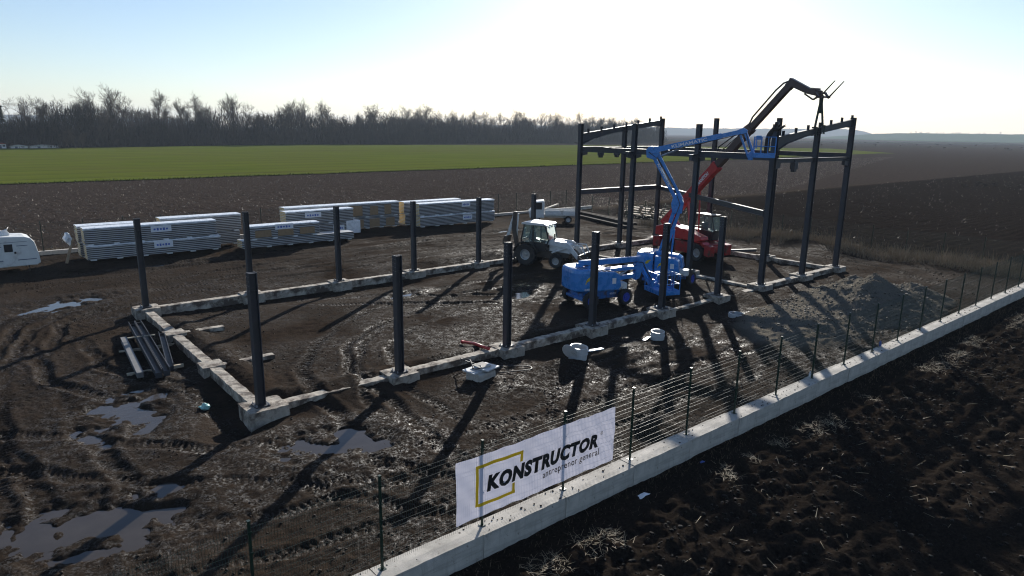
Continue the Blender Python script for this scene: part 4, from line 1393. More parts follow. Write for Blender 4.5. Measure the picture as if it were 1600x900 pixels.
# ------------------------------------------------------------------ telescopic handler
def make_handler():
    d = Vector((33.9 - 35.2, 0 - 8.3, 0)).normalized()
    rz = math.atan2(d.y, d.x)
    t = thing('telehandler', 'red telescopic handler with long boom holding forks over the rafter', 'telehandler', (35.34, 9.25, gz(35.3, 9.3)), rz)
    mb = MB()
    mb.prism([(-2.7, 0.62), (2.45, 0.62), (2.6, 0.8), (2.6, 1.1), (-2.7, 1.2)], -0.55, 0.55)
    mb.prism([(0.55, 1.02), (2.4, 1.02), (2.4, 1.25), (0.55, 1.25)], -1.0, 1.0)
    mb.build('chassis', 'red_muddy', t, bevel=0.04)
    for s in (-1, 1):
        y0, y1 = (0.55, 1.12) if s > 0 else (-1.12, -0.55)
        mb = MB(); mb.prism([(-0.62, 0.45), (0.72, 0.45), (0.85, 0.75), (0.75, 1.22), (-0.62, 1.22)], y0, y1)
        mb.build('tool_box', 'red_muddy', t, bevel=0.04)
        mb = MB(); mb.prism([(2.28, 0.5), (2.74, 0.45), (2.80, 1.2), (2.34, 1.28), (2.26, 0.9)], y0, y1)
        mb.build('stabiliser_box', 'red_muddy', t, bevel=0.04)
        mb = MB(); mb.prism([(-2.95, 0.45), (-2.2, 0.5), (-2.15, 1.0), (-2.35, 1.28), (-2.95, 1.2)], y0, y1)
        mb.build('stabiliser_box', 'red_muddy', t, bevel=0.04)
        for x in (-1.38, 1.62):
            wheel(t, x, s * 0.98, 0.60, 0.60, 0.42, 'galv', 0.32, 20)
        mb = MB(); mb.prism([(1.0, 1.22), (1.2, 1.34), (2.05, 1.34), (2.25, 1.22), (2.25, 1.27), (2.05, 1.39), (1.2, 1.39), (1.0, 1.27)], y0 - 0.02, y1 + 0.02)
        mb.build('fender', 'red', t)
    mb = MB(); mb.lathe_z([(0.0, 1.2), (0.8, 1.2), (0.8, 1.36), (0.0, 1.36)], (0, 0, 0), 28)
    mb.build('slew_ring', 'black', t)
    mb = MB()
    mb.prism([(-2.75, 1.36), (1.5, 1.36), (1.95, 1.52), (1.9, 1.75), (0.2, 2.15), (-1.9, 2.25), (-2.75, 2.0)], -1.12, -0.36)
    mb.build('engine_cowl', 'red', t, bevel=0.06, seg=3)
    mb = MB()
    mb.prism([(-2.75, 1.36), (1.0, 1.36), (1.0, 1.55), (-1.0, 1.75), (-2.0, 2.5), (-2.75, 2.3)], -0.34, 0.34)
    mb.prism([(-2.6, 1.36), (-0.3, 1.36), (-0.3, 1.95), (-2.6, 2.05)], 0.36, 1.12)
    mb.build('turret', 'red', t, bevel=0.04)
    # cab on the far side
    mb = MB()
    px = [(-0.15, 1.40), (1.55, 1.40), (1.75, 2.1), (1.45, 3.10), (-0.05, 3.16), (-0.2, 2.2)]
    for y in (0.36, 1.14):
        for i in range(len(px)):
            a, b = px[i], px[(i + 1) % len(px)]
            mb.bar((a[0], y, a[1]), (b[0], y, b[1]), 0.06, 0.07, 0, (0, 1, 0))
    for q in px:
        mb.bar((q[0], 0.36, q[1]), (q[0], 1.14, q[1]), 0.06, 0.06)
    mb.box((0.7, 0.75, 1.72), (1.6, 0.72, 0.6))
    mb.box((0.72, 0.75, 3.17), (1.65, 0.86, 0.06))
    cb = mb.build('cab', 'black', t)
    for y in (0.38, 1.12):
        g_ = MB(); g_.add([(-0.1, y, 2.05), (1.66, y, 2.05), (1.42, y, 3.06), (-0.02, y, 3.12)], [(0, 1, 2, 3)])
        g_.build('window', 'glass', cb)
    g_ = MB(); g_.add([(1.75, 0.4, 2.08), (1.75, 1.1, 2.08), (1.45, 1.1, 3.08), (1.45, 0.4, 3.08)], [(0, 1, 2, 3)])
    g_.build('windscreen', 'glass', cb)
    mb = MB(); mb.box((0.35, 0.75, 2.2), (0.16, 0.5, 0.7)); mb.box((0.6, 0.75, 1.95), (0.5, 0.5, 0.14))
    mb.build('seat', 'black', cb, bevel=0.03)
    # boom: three telescoping sections
    P = lambda a: (-3.0 + (7.3 + 3.0) * a, 0.0, 2.05 + (12.05 - 2.05) * a)
    up = (-0.7, 0, 0.7)
    mb = MB(); mb.bar(P(0.0), P(0.46), 0.48, 0.64, 0, up); mb.bar(P(0.45), P(0.475), 0.52, 0.69, 0, up)
    bm_ = mb.build('boom', 'red', t, bevel=0.03)
    a0 = P(0.33)
    side_text('MANITOU', 0.34, bm_, (a0[0] + 0.05, -0.245, a0[2] - 0.09), 1.25, 'white_print', 0.012, math.atan2(10.0, 10.3))
    mb = MB(); mb.bar(P(0.44), P(0.72), 0.40, 0.50, 0, up); mb.bar(P(0.705), P(0.73), 0.44, 0.57, 0, up)
    s2 = mb.build('boom_section', 'boom_grey', t, bevel=0.02)
    mb = MB(); mb.bar(P(0.70), P(0.985), 0.32, 0.40, 0, up)
    mb.build('boom_section', 'boom_grey', t, bevel=0.02)
    # hoses along the top
    mb = MB()
    def off(a, h):
        q = P(a); return (q[0] - 0.7 * h, 0.05, q[2] + 0.7 * h)
    mb.tube([off(0.50, 0.30), off(0.503, 0.75), off(0.53, 0.95), off(0.62, 0.66), off(0.70, 0.45), off(0.73, 0.36)], 0.045, 6)
    mb.tube([off(0.52, 0.30), off(0.54, 0.56), off(0.62, 0.42), off(0.71, 0.30)], 0.025, 6)
    mb.tube([off(0.73, 0.36), off(0.76, 0.52), off(0.92, 0.56), off(0.965, 0.48), off(1.0, 0.2)], 0.055, 6)
    mb.build('hoses', 'black', t)
    # goose-neck head and fork carriage
    mb = MB()
    tip = Vector((7.3, 0, 12.05)); j1 = Vector((8.5, 0, 11.50)); j2 = Vector((9.3, 0, 11.32))
    mb.bar(P(0.97), tip + Vector((0.1, 0, 0.06)), 0.34, 0.46, 0, up)
    mb.bar(tip + Vector((-0.22, 0, 0.08)), j1, 0.34, 0.44, 0, (0, 0, 1), 0.32, 0.36)
    mb.bar(j1, j2, 0.4, 0.34); mb.box((9.0, 0, 11.52), (0.26, 0.5, 0.24)); mb.box((8.75, 0, 11.6), (0.12, 0.3, 0.16))
    mb.bar((8.2, 0, 11.36), (8.85, 0, 10.98), 0.10, 0.09); mb.bar((8.85, 0, 10.98), (9.25, 0, 11.2), 0.12, 0.11)
    hd = mb.build('boom_head', 'boom_grey', t, bevel=0.03)
    mb = MB()
    mb.bar((9.25, -0.62, 11.36), (9.25, 0.62, 11.36), 0.12, 0.10); mb.bar((9.5, -0.62, 11.12), (9.5, 0.62, 11.12), 0.12, 0.10)
    for y in (-0.5, 0, 0.5):
        mb.bar((9.22, y, 11.40), (9.56, y, 11.07), 0.05, 0.12)
    mb.build('fork_carriage', 'boom_grey', hd)
    for y in (-0.42, 0.42):
        mb = MB()
        mb.bar((9.3, y, 11.36), (9.58, y, 11.06), 0.12, 0.07, 0, (1, 0, 1))
        mb.bar((9.56, y, 11.08), (10.45, y, 11.98), 0.11, 0.055, 0, (-1, 0, 1), 0.09, 0.02)
        mb.build('fork', 'boom_grey', hd)
    # lift cylinders
    mb = MB()
    mb.tube([(0.2, -0.1, 1.7), (-0.35, -0.1, 3.1)], 0.11, 10)
    mb.tube([(-0.1, -0.12, 1.9), (-0.55, -0.12, 4.05)], 0.09, 10); mb.tube([(0.5, 0.1, 1.6), (0.35, 0.1, 4.9)], 0.06, 8)
    mb.build('lift_cylinder', 'red', t)
    return t, rz
TH, th_rz = make_handler()

# sling between forks and rafter
def sling_pts():
    mt = Matrix.Translation(TH.location) @ Matrix.Rotation(th_rz, 4, 'Z')
    return mt @ Vector((9.40, 0.0, 11.08))
a = sling_pts()
mb = MB()
def zraf(x): return 8.33 + (9.52 - 8.33) * (x - XA) / (XB - XA)
for xr in (a.x - 0.32, a.x + 0.62):
    knee = Vector((a.x + (xr - a.x) * 0.12, a.y * 0.4, zraf(xr) + 0.95))
    mb.bar(a + Vector((0, 0, 0.15)), Vector((xr, 0.0, zraf(xr) + 0.02)), 0.10, 0.05, 0, (1, 0, 0), 0.12, 0.05)
    for sy in (-0.13, 0.13):
        mb.bar((xr, sy, zraf(xr) + 0.06), (xr, sy, zraf(xr) - 0.42), 0.12, 0.03, 0, (0, 1, 0))
    mb.box((xr, 0, zraf(xr) + 0.06), (0.14, 0.3, 0.06)); mb.box((xr, 0, zraf(xr) - 0.42), (0.14, 0.3, 0.04))
mb.bar(a + Vector((0, 0, 0.15)), a + Vector((0.05, 0, -0.9)), 0.22, 0.07, 0, (1, 0, 0))
tag(mb.build('lifting_sling', 'sling'), 'dark webbing sling hanging from the forks to the rafter', 'sling')

# ------------------------------------------------------------------ backhoe loader
def make_backhoe():
    rz = math.atan2(-0.92, 0.40)
    x, y = 24.05, 12.95
    t = thing('backhoe_loader', 'white and dark backhoe loader with green-tinted cab windows and lowered bucket', 'backhoe', (x, y, gz(x, y) + 0.05), rz)
    mb = MB()
    mb.prism([(-1.7, 0.55), (1.75, 0.55), (1.85, 0.75), (1.85, 1.0), (-1.7, 1.1)], -0.42, 0.42)
    mb.box((1.05, 0, 0.52), (0.16, 1.7, 0.18)); mb.box((-1.05, 0, 0.75), (0.3, 1.6, 0.3))
    mb.build('chassis', 'mud_steel', t, bevel=0.03)
    for s in (-1, 1):
        wheel(t, -1.05, s * 0.86, 0.74, 0.74, 0.46, 'galv', 0.36, 22)
        wheel(t, 1.15, s * 0.86, 0.48, 0.48, 0.34, 'galv', 0.25, 18)
        mb = MB()
        fp = [(-1.05 + 0.92 * math.cos(q), 0.72 + 0.92 * math.sin(q)) for q in np.linspace(0.25, math.pi - 0.2, 9)]
        fi = [(-1.05 + 0.86 * math.cos(q), 0.72 + 0.86 * math.sin(q)) for q in np.linspace(math.pi - 0.2, 0.25, 9)]
        mb.prism(fp + fi, 0.52 * s, 1.08 * s)
        mb.build('fender', 'black', t)
    mb = MB()
    mb.prism([(0.42, 1.0), (1.95, 0.9), (2.05, 1.35), (1.75, 1.58), (0.42, 1.78)], -0.42, 0.42)
    hd = mb.build('hood', 'white_paint', t, bevel=0.07, seg=3)
    mb = MB(); mb.box((1.99, 0, 1.15), (0.06, 0.6, 0.36))
    mb.build('grille', 'black', hd)
    mb = MB(); mb.tube([(0.75, -0.25, 1.65), (0.75, -0.25, 2.2)], 0.05, 8)
    mb.build('exhaust', 'mud_steel', hd)
    # cab
    prof = [(-1.45, 1.15), (0.25, 1.05), (0.5, 1.75), (0.28, 2.72), (-1.25, 2.76), (-1.5, 1.7)]
    mb = MB()
    for yy in (-0.72, 0.72):
        for i in range(len(prof)):
            p, q = prof[i], prof[(i + 1) % len(prof)]
            mb.bar((p[0], yy, p[1]), (q[0], yy, q[1]), 0.07, 0.08, 0, (0, 1, 0))
        mb.bar((-0.62, yy, 1.15), (-0.62, yy, 2.74), 0.07, 0.09, 0, (0, 1, 0))
        mb.prism([(-1.45, 1.15), (0.25, 1.05), (0.46, 1.55), (-1.48, 1.6)], yy - 0.02, yy + 0.02)
    for p in prof:
        mb.bar((p[0], -0.72, p[1]), (p[0], 0.72, p[1]), 0.07, 0.07)
    cb = mb.build('cab', 'black', t)
    mb = MB(); mb.prism([(-1.45, 2.74), (0.42, 2.70), (0.42, 2.78), (0.2, 2.86), (-1.2, 2.90), (-1.45, 2.84)], -0.84, 0.84)
    mb.build('roof', 'white_paint', cb, bevel=0.02)
    for yy in (-0.73, 0.73):
        g_ = MB(); g_.add([(-1.44, yy, 1.64), (-0.66, yy, 1.64), (-0.66, yy, 2.68), (-1.24, yy, 2.70)], [(0, 1, 2, 3)]); g_.build('window', 'glass', cb)
        g_ = MB(); g_.add([(-0.57, yy, 1.62), (0.44, yy, 1.62), (0.26, yy, 2.66), (-0.57, yy, 2.68)], [(0, 1, 2, 3)]); g_.build('window', 'glass', cb)
    g_ = MB(); g_.add([(0.50, -0.68, 1.78), (0.50, 0.68, 1.78), (0.30, 0.68, 2.66), (0.30, -0.68, 2.66)], [(0, 1, 2, 3)]); g_.build('windscreen', 'glass', cb)
    g_ = MB(); g_.add([(-1.5, -0.68, 1.74), (-1.5, 0.68, 1.74), (-1.27, 0.68, 2.68), (-1.27, -0.68, 2.68)], [(0, 1, 2, 3)]); g_.build('rear_window', 'glass', cb)
    mb = MB(); mb.box((-0.6, 0, 1.45), (0.5, 0.5, 0.16)); mb.box((-0.85, 0, 1.85), (0.14, 0.48, 0.7)); mb.tube([(0.2, 0, 1.2), (-0.05, 0, 1.75)], 0.03, 6)
    mb.build('seat', 'black', cb, bevel=0.03)
    mb = MB(); mb.box((0.55, -0.95, 2.2), (0.06, 0.16, 0.26)); mb.bar((0.4, -0.74, 2.35), (0.55, -0.95, 2.3), 0.02, 0.02)
    mb.build('mirror', 'black', cb)
    mb = MB()
    for s in (-1, 1):
        mb.box((0.44, s * 0.5, 2.60), (0.08, 0.14, 0.1))
    mb.build('work_lamp', 'plastic_white', cb)
    # loader
    for s in (-1, 1):
        mb = MB()
        mb.prism([(0.15, 1.42), (0.35, 1.78), (1.75, 1.70), (2.05, 1.50), (2.85, 0.62), (2.7, 0.46), (1.85, 1.30), (0.5, 1.48)], 0.56 * s - 0.07, 0.56 * s + 0.07)
        mb.build('loader_arm', 'white_paint', t, bevel=0.015)
        mb = MB(); mb.tube([(0.7, 0.56 * s, 0.95), (1.75, 0.56 * s, 1.35)], 0.06, 8); mb.tube([(2.0, 0.4 * s, 1.55), (2.75, 0.4 * s, 1.55), (2.98, 0.4 * s, 1.0)], 0.05, 8)
        mb.build('loader_cylinder', 'white_paint', t)
    mb = MB()
    outer = [(2.75, 1.02), (2.72, 0.35), (2.85, 0.12), (3.75, 0.06)]
    inner = [(3.75, 0.10), (2.9, 0.17), (2.78, 0.38), (2.81, 1.0)]
    mb.prism(outer + inner, -1.1, 1.1)
    for s in (-1, 1):
        mb.prism([(2.75, 1.02), (2.72, 0.35), (2.85, 0.12), (3.75, 0.06), (3.45, 0.55)], s * 1.1 - 0.02, s * 1.1 + 0.02)
    for k in range(8):
        mb.box((3.80, -1.0 + 2.0 * k / 7, 0.08), (0.2, 0.07, 0.04))
    mb.build('bucket', 'mud_steel', t)
    # digging arm folded up at the rear
    mb = MB()
    mb.box((-1.85, 0, 0.95), (0.2, 1.6, 0.6)); mb.box((-2.0, 0, 0.9), (0.3, 0.4, 0.7))
    for s in (-1, 1):
        mb.bar((-1.85, 0.75 * s, 1.1), (-1.95, 0.95 * s, 0.35), 0.14, 0.14, 0, (1, 0, 0)); mb.box((-1.97, 0.98 * s, 0.3), (0.3, 0.3, 0.05))
    mb.build('stabiliser', 'mud_steel', t)
    mb = MB()
    mb.prism([(-2.0, 1.0), (-2.25, 1.0), (-2.55, 2.3), (-2.42, 3.45), (-2.2, 3.45), (-2.22, 2.3)], -0.12, 0.12)
    db = mb.build('digger_boom', 'mud_steel', t, bevel=0.02)
    mb = MB()
    mb.bar((-2.3, 0, 3.4), (-2.85, 0, 1.75), 0.16, 0.22, 0, (1, 0, 0)); mb.tube([(-2.2, 0, 1.6), (-2.1, 0, 3.3)], 0.06, 8)
    mb.build('dipper', 'white_paint', db, bevel=0.015)
    mb = MB()
    mb.prism([(-2.7, 1.8), (-3.0, 1.75), (-3.15, 1.3), (-2.9, 0.95), (-2.5, 0.95), (-2.85, 1.25)], -0.3, 0.3)
    mb.build('digger_bucket', 'mud_steel', db)
    return t
make_backhoe()

# ------------------------------------------------------------------ caravan
def make_caravan():
    x, y = -5.15, 31.0
    t = thing('caravan', 'old white caravan with rounded roof and a dark door window', 'caravan', (x, y, gz(x, y)), R(1.5))
    L, h0, h1 = 2.5, 0.36, 2.22
    prof = [(-L, h0 + 0.25), (-L + 0.1, h0), (L - 0.2, h0), (L, h0 + 0.12), (L - 0.03, 0.85), (L - 0.12, 1.45), (L - 0.2, 1.8), (L - 0.36, 2.02), (L - 0.66, 2.14), (0.6, h1), (-L + 1.2, 2.2), (-L + 0.7, 2.08), (-L + 0.3, 1.8), (-L + 0.06, 1.2)]
    mb = MB(); mb.prism(prof, -1.0, 1.0)
    b = mb.build('body', 'white_van', t, bevel=0.06, seg=3)
    mb = MB()
    for z, w in ((1.62, 0.035), (0.76, 0.045), (1.86, 0.02)):
        mb.box((-0.1, -1.008, z), (2 * L - (0.95 if z > 1.5 else 0.2), 0.014, w))
    mb.build('trim_stripe', 'stripe', b)
    mb = MB(); mb.box((1.0, -1.012, 1.12), (0.74, 0.022, 1.42))
    dr = mb.build('door', 'white_van', t, bevel=0.01)
    mb = MB(); mb.box((0.96, -1.03, 1.52), (0.42, 0.016, 0.46))
    mb.build('window', 'dark_glass', dr, bevel=0.05, seg=3)
    mb = MB(); mb.box((1.27, -1.035, 1.22), (0.1, 0.05, 0.12))
    mb.build('handle', 'black', dr)
    mb = MB(); mb.box((-1.05, -1.015, 1.55), (1.3, 0.02, 0.6))
    mb.build('window', 'dark_glass', t, bevel=0.008)
    for s in (-1, 1):
        wheel(t, -0.3, s * 0.85, 0.32, 0.32, 0.2, 'galv', 0.2, 14)
    mb = MB(); mb.bar((-L, 0.2, 0.45), (-L - 1.1, 0, 0.4), 0.08, 0.08); mb.bar((-L, -0.2, 0.45), (-L - 1.1, 0, 0.4), 0.08, 0.08); mb.tube([(-L - 1.0, 0, 0.4), (-L - 1.0, 0, 0.0)], 0.03, 8)
    for x_ in (-1.9, 1.9):
        mb.tube([(x_, -0.8, 0.45), (x_, -0.8, 0.0)], 0.03, 6); mb.tube([(x_, 0.8, 0.45), (x_, 0.8, 0.0)], 0.03, 6)
    mb.build('drawbar', 'mud_steel', t)
    # loose sheet caught on the roof
    mb = MB()
    base = Vector((x + 0.75, y - 0.2, gz(x, y) + 2.18))
    vs, fs = [], []
    for i in range(7):
        for j in range(7):
            u, v = i / 6, j / 6
            vs.append((base.x - 0.25 + 0.65 * u + 0.06 * math.sin(7 * v), base.y + 0.22 * math.sin(u * 9 + v * 4) * v, base.z + (0.55 - 0.22 * math.sin(u * math.pi)) * v + 0.03 * math.sin(u * 11)))
    for i in range(6):
        for j in range(6):
            q = i * 7 + j
            fs.append((q, q + 7, q + 8, q + 1))
    mb.add(vs, fs)
    o = mb.build('plastic_sheet', 'bag', smooth=True)
    sm = o.modifiers.new('thick', 'SOLIDIFY'); sm.thickness = 0.01
    tag(o, 'crumpled white plastic sheet standing up on the caravan roof', 'plastic sheet')
make_caravan()

# ------------------------------------------------------------------ stacks of insulated panels
panel_cache = {}
def panel_part(L, th_, wd):
    key = (round(L, 2), th_, wd)
    if key not in panel_cache:
        mb = MB()
        b0 = len(mb.f)
        mb.box((L / 2, wd / 2, th_ * 0.5), (L - 0.02, wd - 0.05, th_ * 0.66), 2)
        mb.m[b0 + 3] = 1; mb.m[b0 + 5] = 1
        mb.box((L / 2, wd / 2, th_ * 0.085), (L, wd, th_ * 0.17), 0)
        mb.box((L / 2, wd / 2, th_ * 0.905), (L, wd - 0.015, th_ * 0.17), 0)
        panel_cache[key] = mb.mesh('panel', ['skin', 'core', 'edge'])
    return panel_cache[key]

def pack(label, x0, x1, y0, z0, n, th_=0.13, wd=1.1, sheet=True, paper=None, cards=(), wrap=None, skew=0.0):
    t = thing('panel_stack', label, 'panel stack', (x0, y0, z0), skew, 'bundles of insulated wall panels')
    L = x1 - x0
    rr = random.Random(int(x0 * 100 + z0 * 10))
    bl = MB(); bl.box((0, 0, 0.045), (0.34, 0.3, 0.09)); bl_me = bl.mesh('spacer_block', 'foam')
    k = max(3, int(L / 1.3))
    for i in range(k):
        for yy in (0.18, wd - 0.18):
            q = link_mesh('spacer_block', bl_me, t); q.location = (0.35 + (L - 0.7) * i / (k - 1), yy, 0)
    me = panel_part(L, th_, wd)
    for i in range(n):
        o = link_mesh('panel', me, t)
        o.location = (rr.uniform(-0.02, 0.02), rr.uniform(-0.012, 0.012), 0.09 + i * th_)
    top = 0.09 + n * th_
    if sheet:
        mb = MB()
        vs, fs = [], []
        m_ = 24
        for i in range(m_ + 1):
            u = -0.02 + (L + 0.04) * i / m_
            dr = 0.05 + 0.05 * rr.random()
            for (yy, zz) in ((-0.022, top - dr), (-0.02, top + 0.012), (wd * 0.5, top + 0.02 + 0.012 * rr.random()), (wd + 0.02, top + 0.012), (wd + 0.022, top - dr)):
                vs.append((u, yy, zz))
        for i in range(m_):
            for j in range(4):
                q = i * 5 + j
                fs.append((q, q + 5, q + 6, q + 1))
        mb.add(vs, fs)
        mb.build('cover_film', 'wrap', t)
    if paper is not None:
        px, pw, pz, ph = paper
        mb = MB(); mb.box((px, -0.03, pz), (pw, 0.006, ph))
        pp = mb.build('label_sheet', 'paper', t)
        mb = MB()
        for q in range(5):
            mb.box((px - pw * 0.32 + q * pw * 0.15, -0.035, pz - ph * 0.05), (pw * 0.10, 0.003, ph * (0.28 + 0.12 * (q % 2))))
        mb.build('print', 'blue_print', pp)
    for cx, cw, cz, chh in cards:
        mb = MB(); mb.box((cx, -0.028, cz), (cw, 0.008, chh))
        mb.build('cardboard', 'card', t)
    if wrap is not None:
        a_, b_ = wrap
        mb = MB(); mb.box(((a_ + b_) / 2, wd / 2, (top + 0.06) / 2), (b_ - a_, wd + 0.07, top + 0.08))
        mb.build('wrapped_end', 'wrap', t, bevel=0.04)
    return t, top
ZG = -0.28
pack('long lower panel bundle nearest the caravan, with a paper label', -0.05, 8.35, 30.85, ZG, 7, paper=(4.6, 1.2, 0.72, 0.42))
pack('long upper panel bundle nearest the caravan, film-covered, with a paper label', -0.1, 8.15, 30.9, ZG + 1.0, 8, paper=(4.6, 1.3, 0.80, 0.44))
pack('lower panel bundle hidden behind the long labelled stack', -0.2, 3.4, 32.35, ZG, 7, sheet=False)
pack('upper panel bundle with pale film top behind the long labelled stack', -0.25, 3.25, 32.4, ZG + 1.0, 8)
pack('lower panel bundle behind the long stack with yellowish core showing', 4.95, 10.35, 32.6, ZG, 7, sheet=False)
pack('upper film-topped panel bundle sticking out behind the long stack', 4.85, 10.5, 32.65, ZG + 1.0, 9)
pack('low panel bundle of few panels under the cardboard-sided bundle', 9.5, 18.4, 29.7, ZG, 4, sheet=False)
pack('short panel bundle with cardboard sheets and a large label on its side', 10.1, 15.5, 29.75, ZG + 0.61, 7, paper=(2.6, 1.4, 0.85, 0.4), cards=((1.0, 1.2, 0.42, 0.5), (2.7, 1.2, 0.42, 0.5), (4.4, 1.2, 0.42, 0.5)))
pack('lower panel bundle with white film-wrapped end behind the low bundle', 13.6, 20.3, 32.6, ZG, 7, wrap=(5.6, 6.9), sheet=False, paper=(4.9, 1.0, 0.55, 0.5))
pack('upper panel bundle with yellow end and blue-printed label', 14.0, 19.9, 32.65, ZG + 1.0, 8, paper=(2.3, 1.4, 0.78, 0.42))
pack('lower panel bundle with cardboard corners beside the wrapped end', 16.2, 25.3, 34.3, ZG, 7, cards=((4.9, 1.2, 0.5, 0.75), (6.6, 1.0, 0.5, 0.75), (8.2, 0.9, 0.5, 0.75)), sheet=False)
pack('upper long panel bundle with two cardboard strips on its side', 14.6, 25.4, 34.35, ZG + 1.0, 9, cards=((6.5, 1.1, 0.62, 0.9), (8.2, 0.8, 0.6, 0.8), (9.6, 0.7, 0.62, 0.85)))
pack('lower bundle with bright yellow end behind the last stack', 26.0, 32.4, 34.3, ZG, 7, sheet=False)
pack('upper bundle with bright yellow end behind the last stack', 25.9, 32.3, 34.3, ZG + 1.0, 8)
pack('lower panel bundle at the backhoe end of the stacks, with label', 26.3, 34.95, 32.2, ZG, 7, paper=(5.3, 1.1, 0.62, 0.44))
pack('upper panel bundle at the backhoe end of the stacks, film-topped with label', 26.25, 34.9, 32.25, ZG + 1.0, 8, paper=(5.2, 1.0, 0.85, 0.44))
# rag and plank leaning at the first stack
mb = MB(); mb.bar((-1.15, 31.6, -0.4), (-0.62, 31.6, 1.25), 0.16, 0.06, 0, (0, 1, 0))
tag(mb.build('plank', 'wood'), 'weathered plank leaning against the end of the first panel stack', 'plank')
def blob(name, c, r, material, seed, squash=(1, 1, 1), sub=3, amp=0.3):
    bm = bmesh.new()
    bmesh.ops.create_icosphere(bm, subdivisions=sub, radius=1.0)
    rr = np.random.default_rng(seed)
    ph = rr.uniform(0, 6, 9)
    for v in bm.verts:
        p = v.co
        k = 1 + amp * (math.sin(p.x * 3.1 + ph[0]) * math.sin(p.y * 3.7 + ph[1]) + 0.6 * math.sin(p.z * 5.3 + ph[2] + p.x * 4) + 0.4 * math.sin(p.y * 8 + ph[3]))
        v.co = Vector((p.x * squash[0], p.y * squash[1], p.z * squash[2])) * (r * k)
    me = bpy.data.meshes.new(name)
    bm.to_mesh(me); bm.free()
    me.materials.append(M[material])
    o = link_mesh(name, me)
    o.location = c
    return o
tag(blob('plastic_bag', (-0.95, 31.45, 1.25), 0.28, 'bag', 3, (0.8, 0.7, 1.3)), 'white plastic bag stuffed behind the leaning plank', 'bag')
tag(blob('plastic_litter', (-1.18, 1.84, gz(-1.18, 1.84) + 0.08), 0.13, 'teal_bag', 5, (1.3, 0.9, 0.8)), 'small pale teal plastic container lying in the mud', 'litter')

# ------------------------------------------------------------------ white truck behind the backhoe
def make_truck():
    x, y = 40.2, 29.4
    t = thing('flatbed_truck', 'small white flatbed truck with red tail lamp behind the backhoe', 'truck', (x, y, gz(x, y)), R(140))
    mb = MB()
    mb.prism([(0.9, 0.5), (2.35, 0.5), (2.45, 1.1), (2.2, 1.35), (1.85, 2.1), (1.0, 2.2), (0.9, 2.15)], -0.95, 0.95)
    cb = mb.build('cab', 'white_paint', t, bevel=0.06)
    for s in (-1, 1):
        mb = MB(); mb.add([(1.15, s * 0.957, 1.35), (2.05, s * 0.957, 1.35), (1.8, s * 0.957, 2.0), (1.15, s * 0.957, 2.05)], [(0, 1, 2, 3)]); mb.build('window', 'dark_glass', cb)
    mb = MB(); mb.add([(0.893, -0.7, 1.45), (0.893, 0.7, 1.45), (0.893, 0.65, 2.05), (0.893, -0.65, 2.05)], [(0, 1, 2, 3)]); mb.build('rear_window', 'dark_glass', cb)
    mb = MB()
    mb.box((-0.75, 0, 0.82), (3.2, 2.0, 0.1)); mb.box((-0.75, 0, 0.62), (3.4, 0.8, 0.22))
    for s in (-1, 1):
        mb.box((-0.75, s * 1.0, 1.06), (3.2, 0.04, 0.4))
    mb.box((-2.36, 0, 1.06), (0.04, 2.0, 0.4))
    mb.build('flatbed', 'white_paint', t, bevel=0.01)
    mb = MB(); mb.box((-2.4, -0.8, 0.72), (0.06, 0.3, 0.16)); mb.box((-2.4, 0.8, 0.72), (0.06, 0.3, 0.16))
    mb.build('tail_lamp', 'tail_red', t)
    for x_ in (-1.5, 1.65):
        for s in (-1, 1):
            wheel(t, x_, s * 0.82, 0.36, 0.36, 0.24, 'galv', 0.22, 14)
make_truck()

# ------------------------------------------------------------------ manholes, pipe, hose, lids
def well(label, x, y, r, h, lean, lid=None):
    z = gz(x, y) - 0.08
    t = thing('manhole_shaft', label, 'manhole', (x, y, z))
    t.rotation_euler = lean
    mb = MB()
    mb.lathe_z([(r, 0.0), (r, h), (r * 0.88, h), (r * 0.86, 0.02), (0.001, 0.02)], (0, 0, 0), 28)
    mb.lathe_z([(r, h * 0.55), (r * 1.06, h * 0.56), (r * 1.06, h * 0.62), (r, h * 0.63)], (0, 0, 0), 28)
    mb.build('shaft', 'plastic_white', t, smooth=False)
    return t
w1 = well('white round plastic manhole shaft with a thin strip lying across it', 11.75, -2.3, 0.36, 0.62, (0.08, 0.05, 0))
mb = MB(); mb.lathe_z([(0.001, 0.0), (0.34, 0.0), (0.34, 0.03), (0.001, 0.03)], (0, 0, 0), 24)
o = mb.build('round_cover_disc', 'plastic_white')
o.location = (11.30, -2.32, gz(11.30, -2.32) + 0.28); o.rotation_euler = (0.1, 1.15, 0.4)
tag(o, 'pale round lid leaning against the white shaft near the trench', 'lid')
mb = MB(); mb.bar((0, 0, 0), (0.75, -0.25, 0.04), 0.16, 0.03)
o = mb.build('board_offcut', 'bag'); o.location = (12.1, -2.4, gz(12.5, -2.5) + 0.32)
tag(o, 'narrow pale board offcut beside the white shaft', 'board')
w2 = well('short white manhole shaft on its own in the mud', 16.6, -2.45, 0.30, 0.46, (0.05, -0.04, 0))
mb = MB(); mb.bar((-0.2, 0, 0), (0.35, 0.15, 0.02), 0.14, 0.03)
o = mb.build('board_offcut', 'bag'); o.location = (16.0, -2.35, gz(16, -2.35) + 0.06)
tag(o, 'pale board scrap in the mud beside the short lone shaft', 'board')
w3 = well('white manhole ring almost sunk in the mud near the gravel heap', 23.3, -2.2, 0.42, 0.22, (0.03, 0.06, 0))
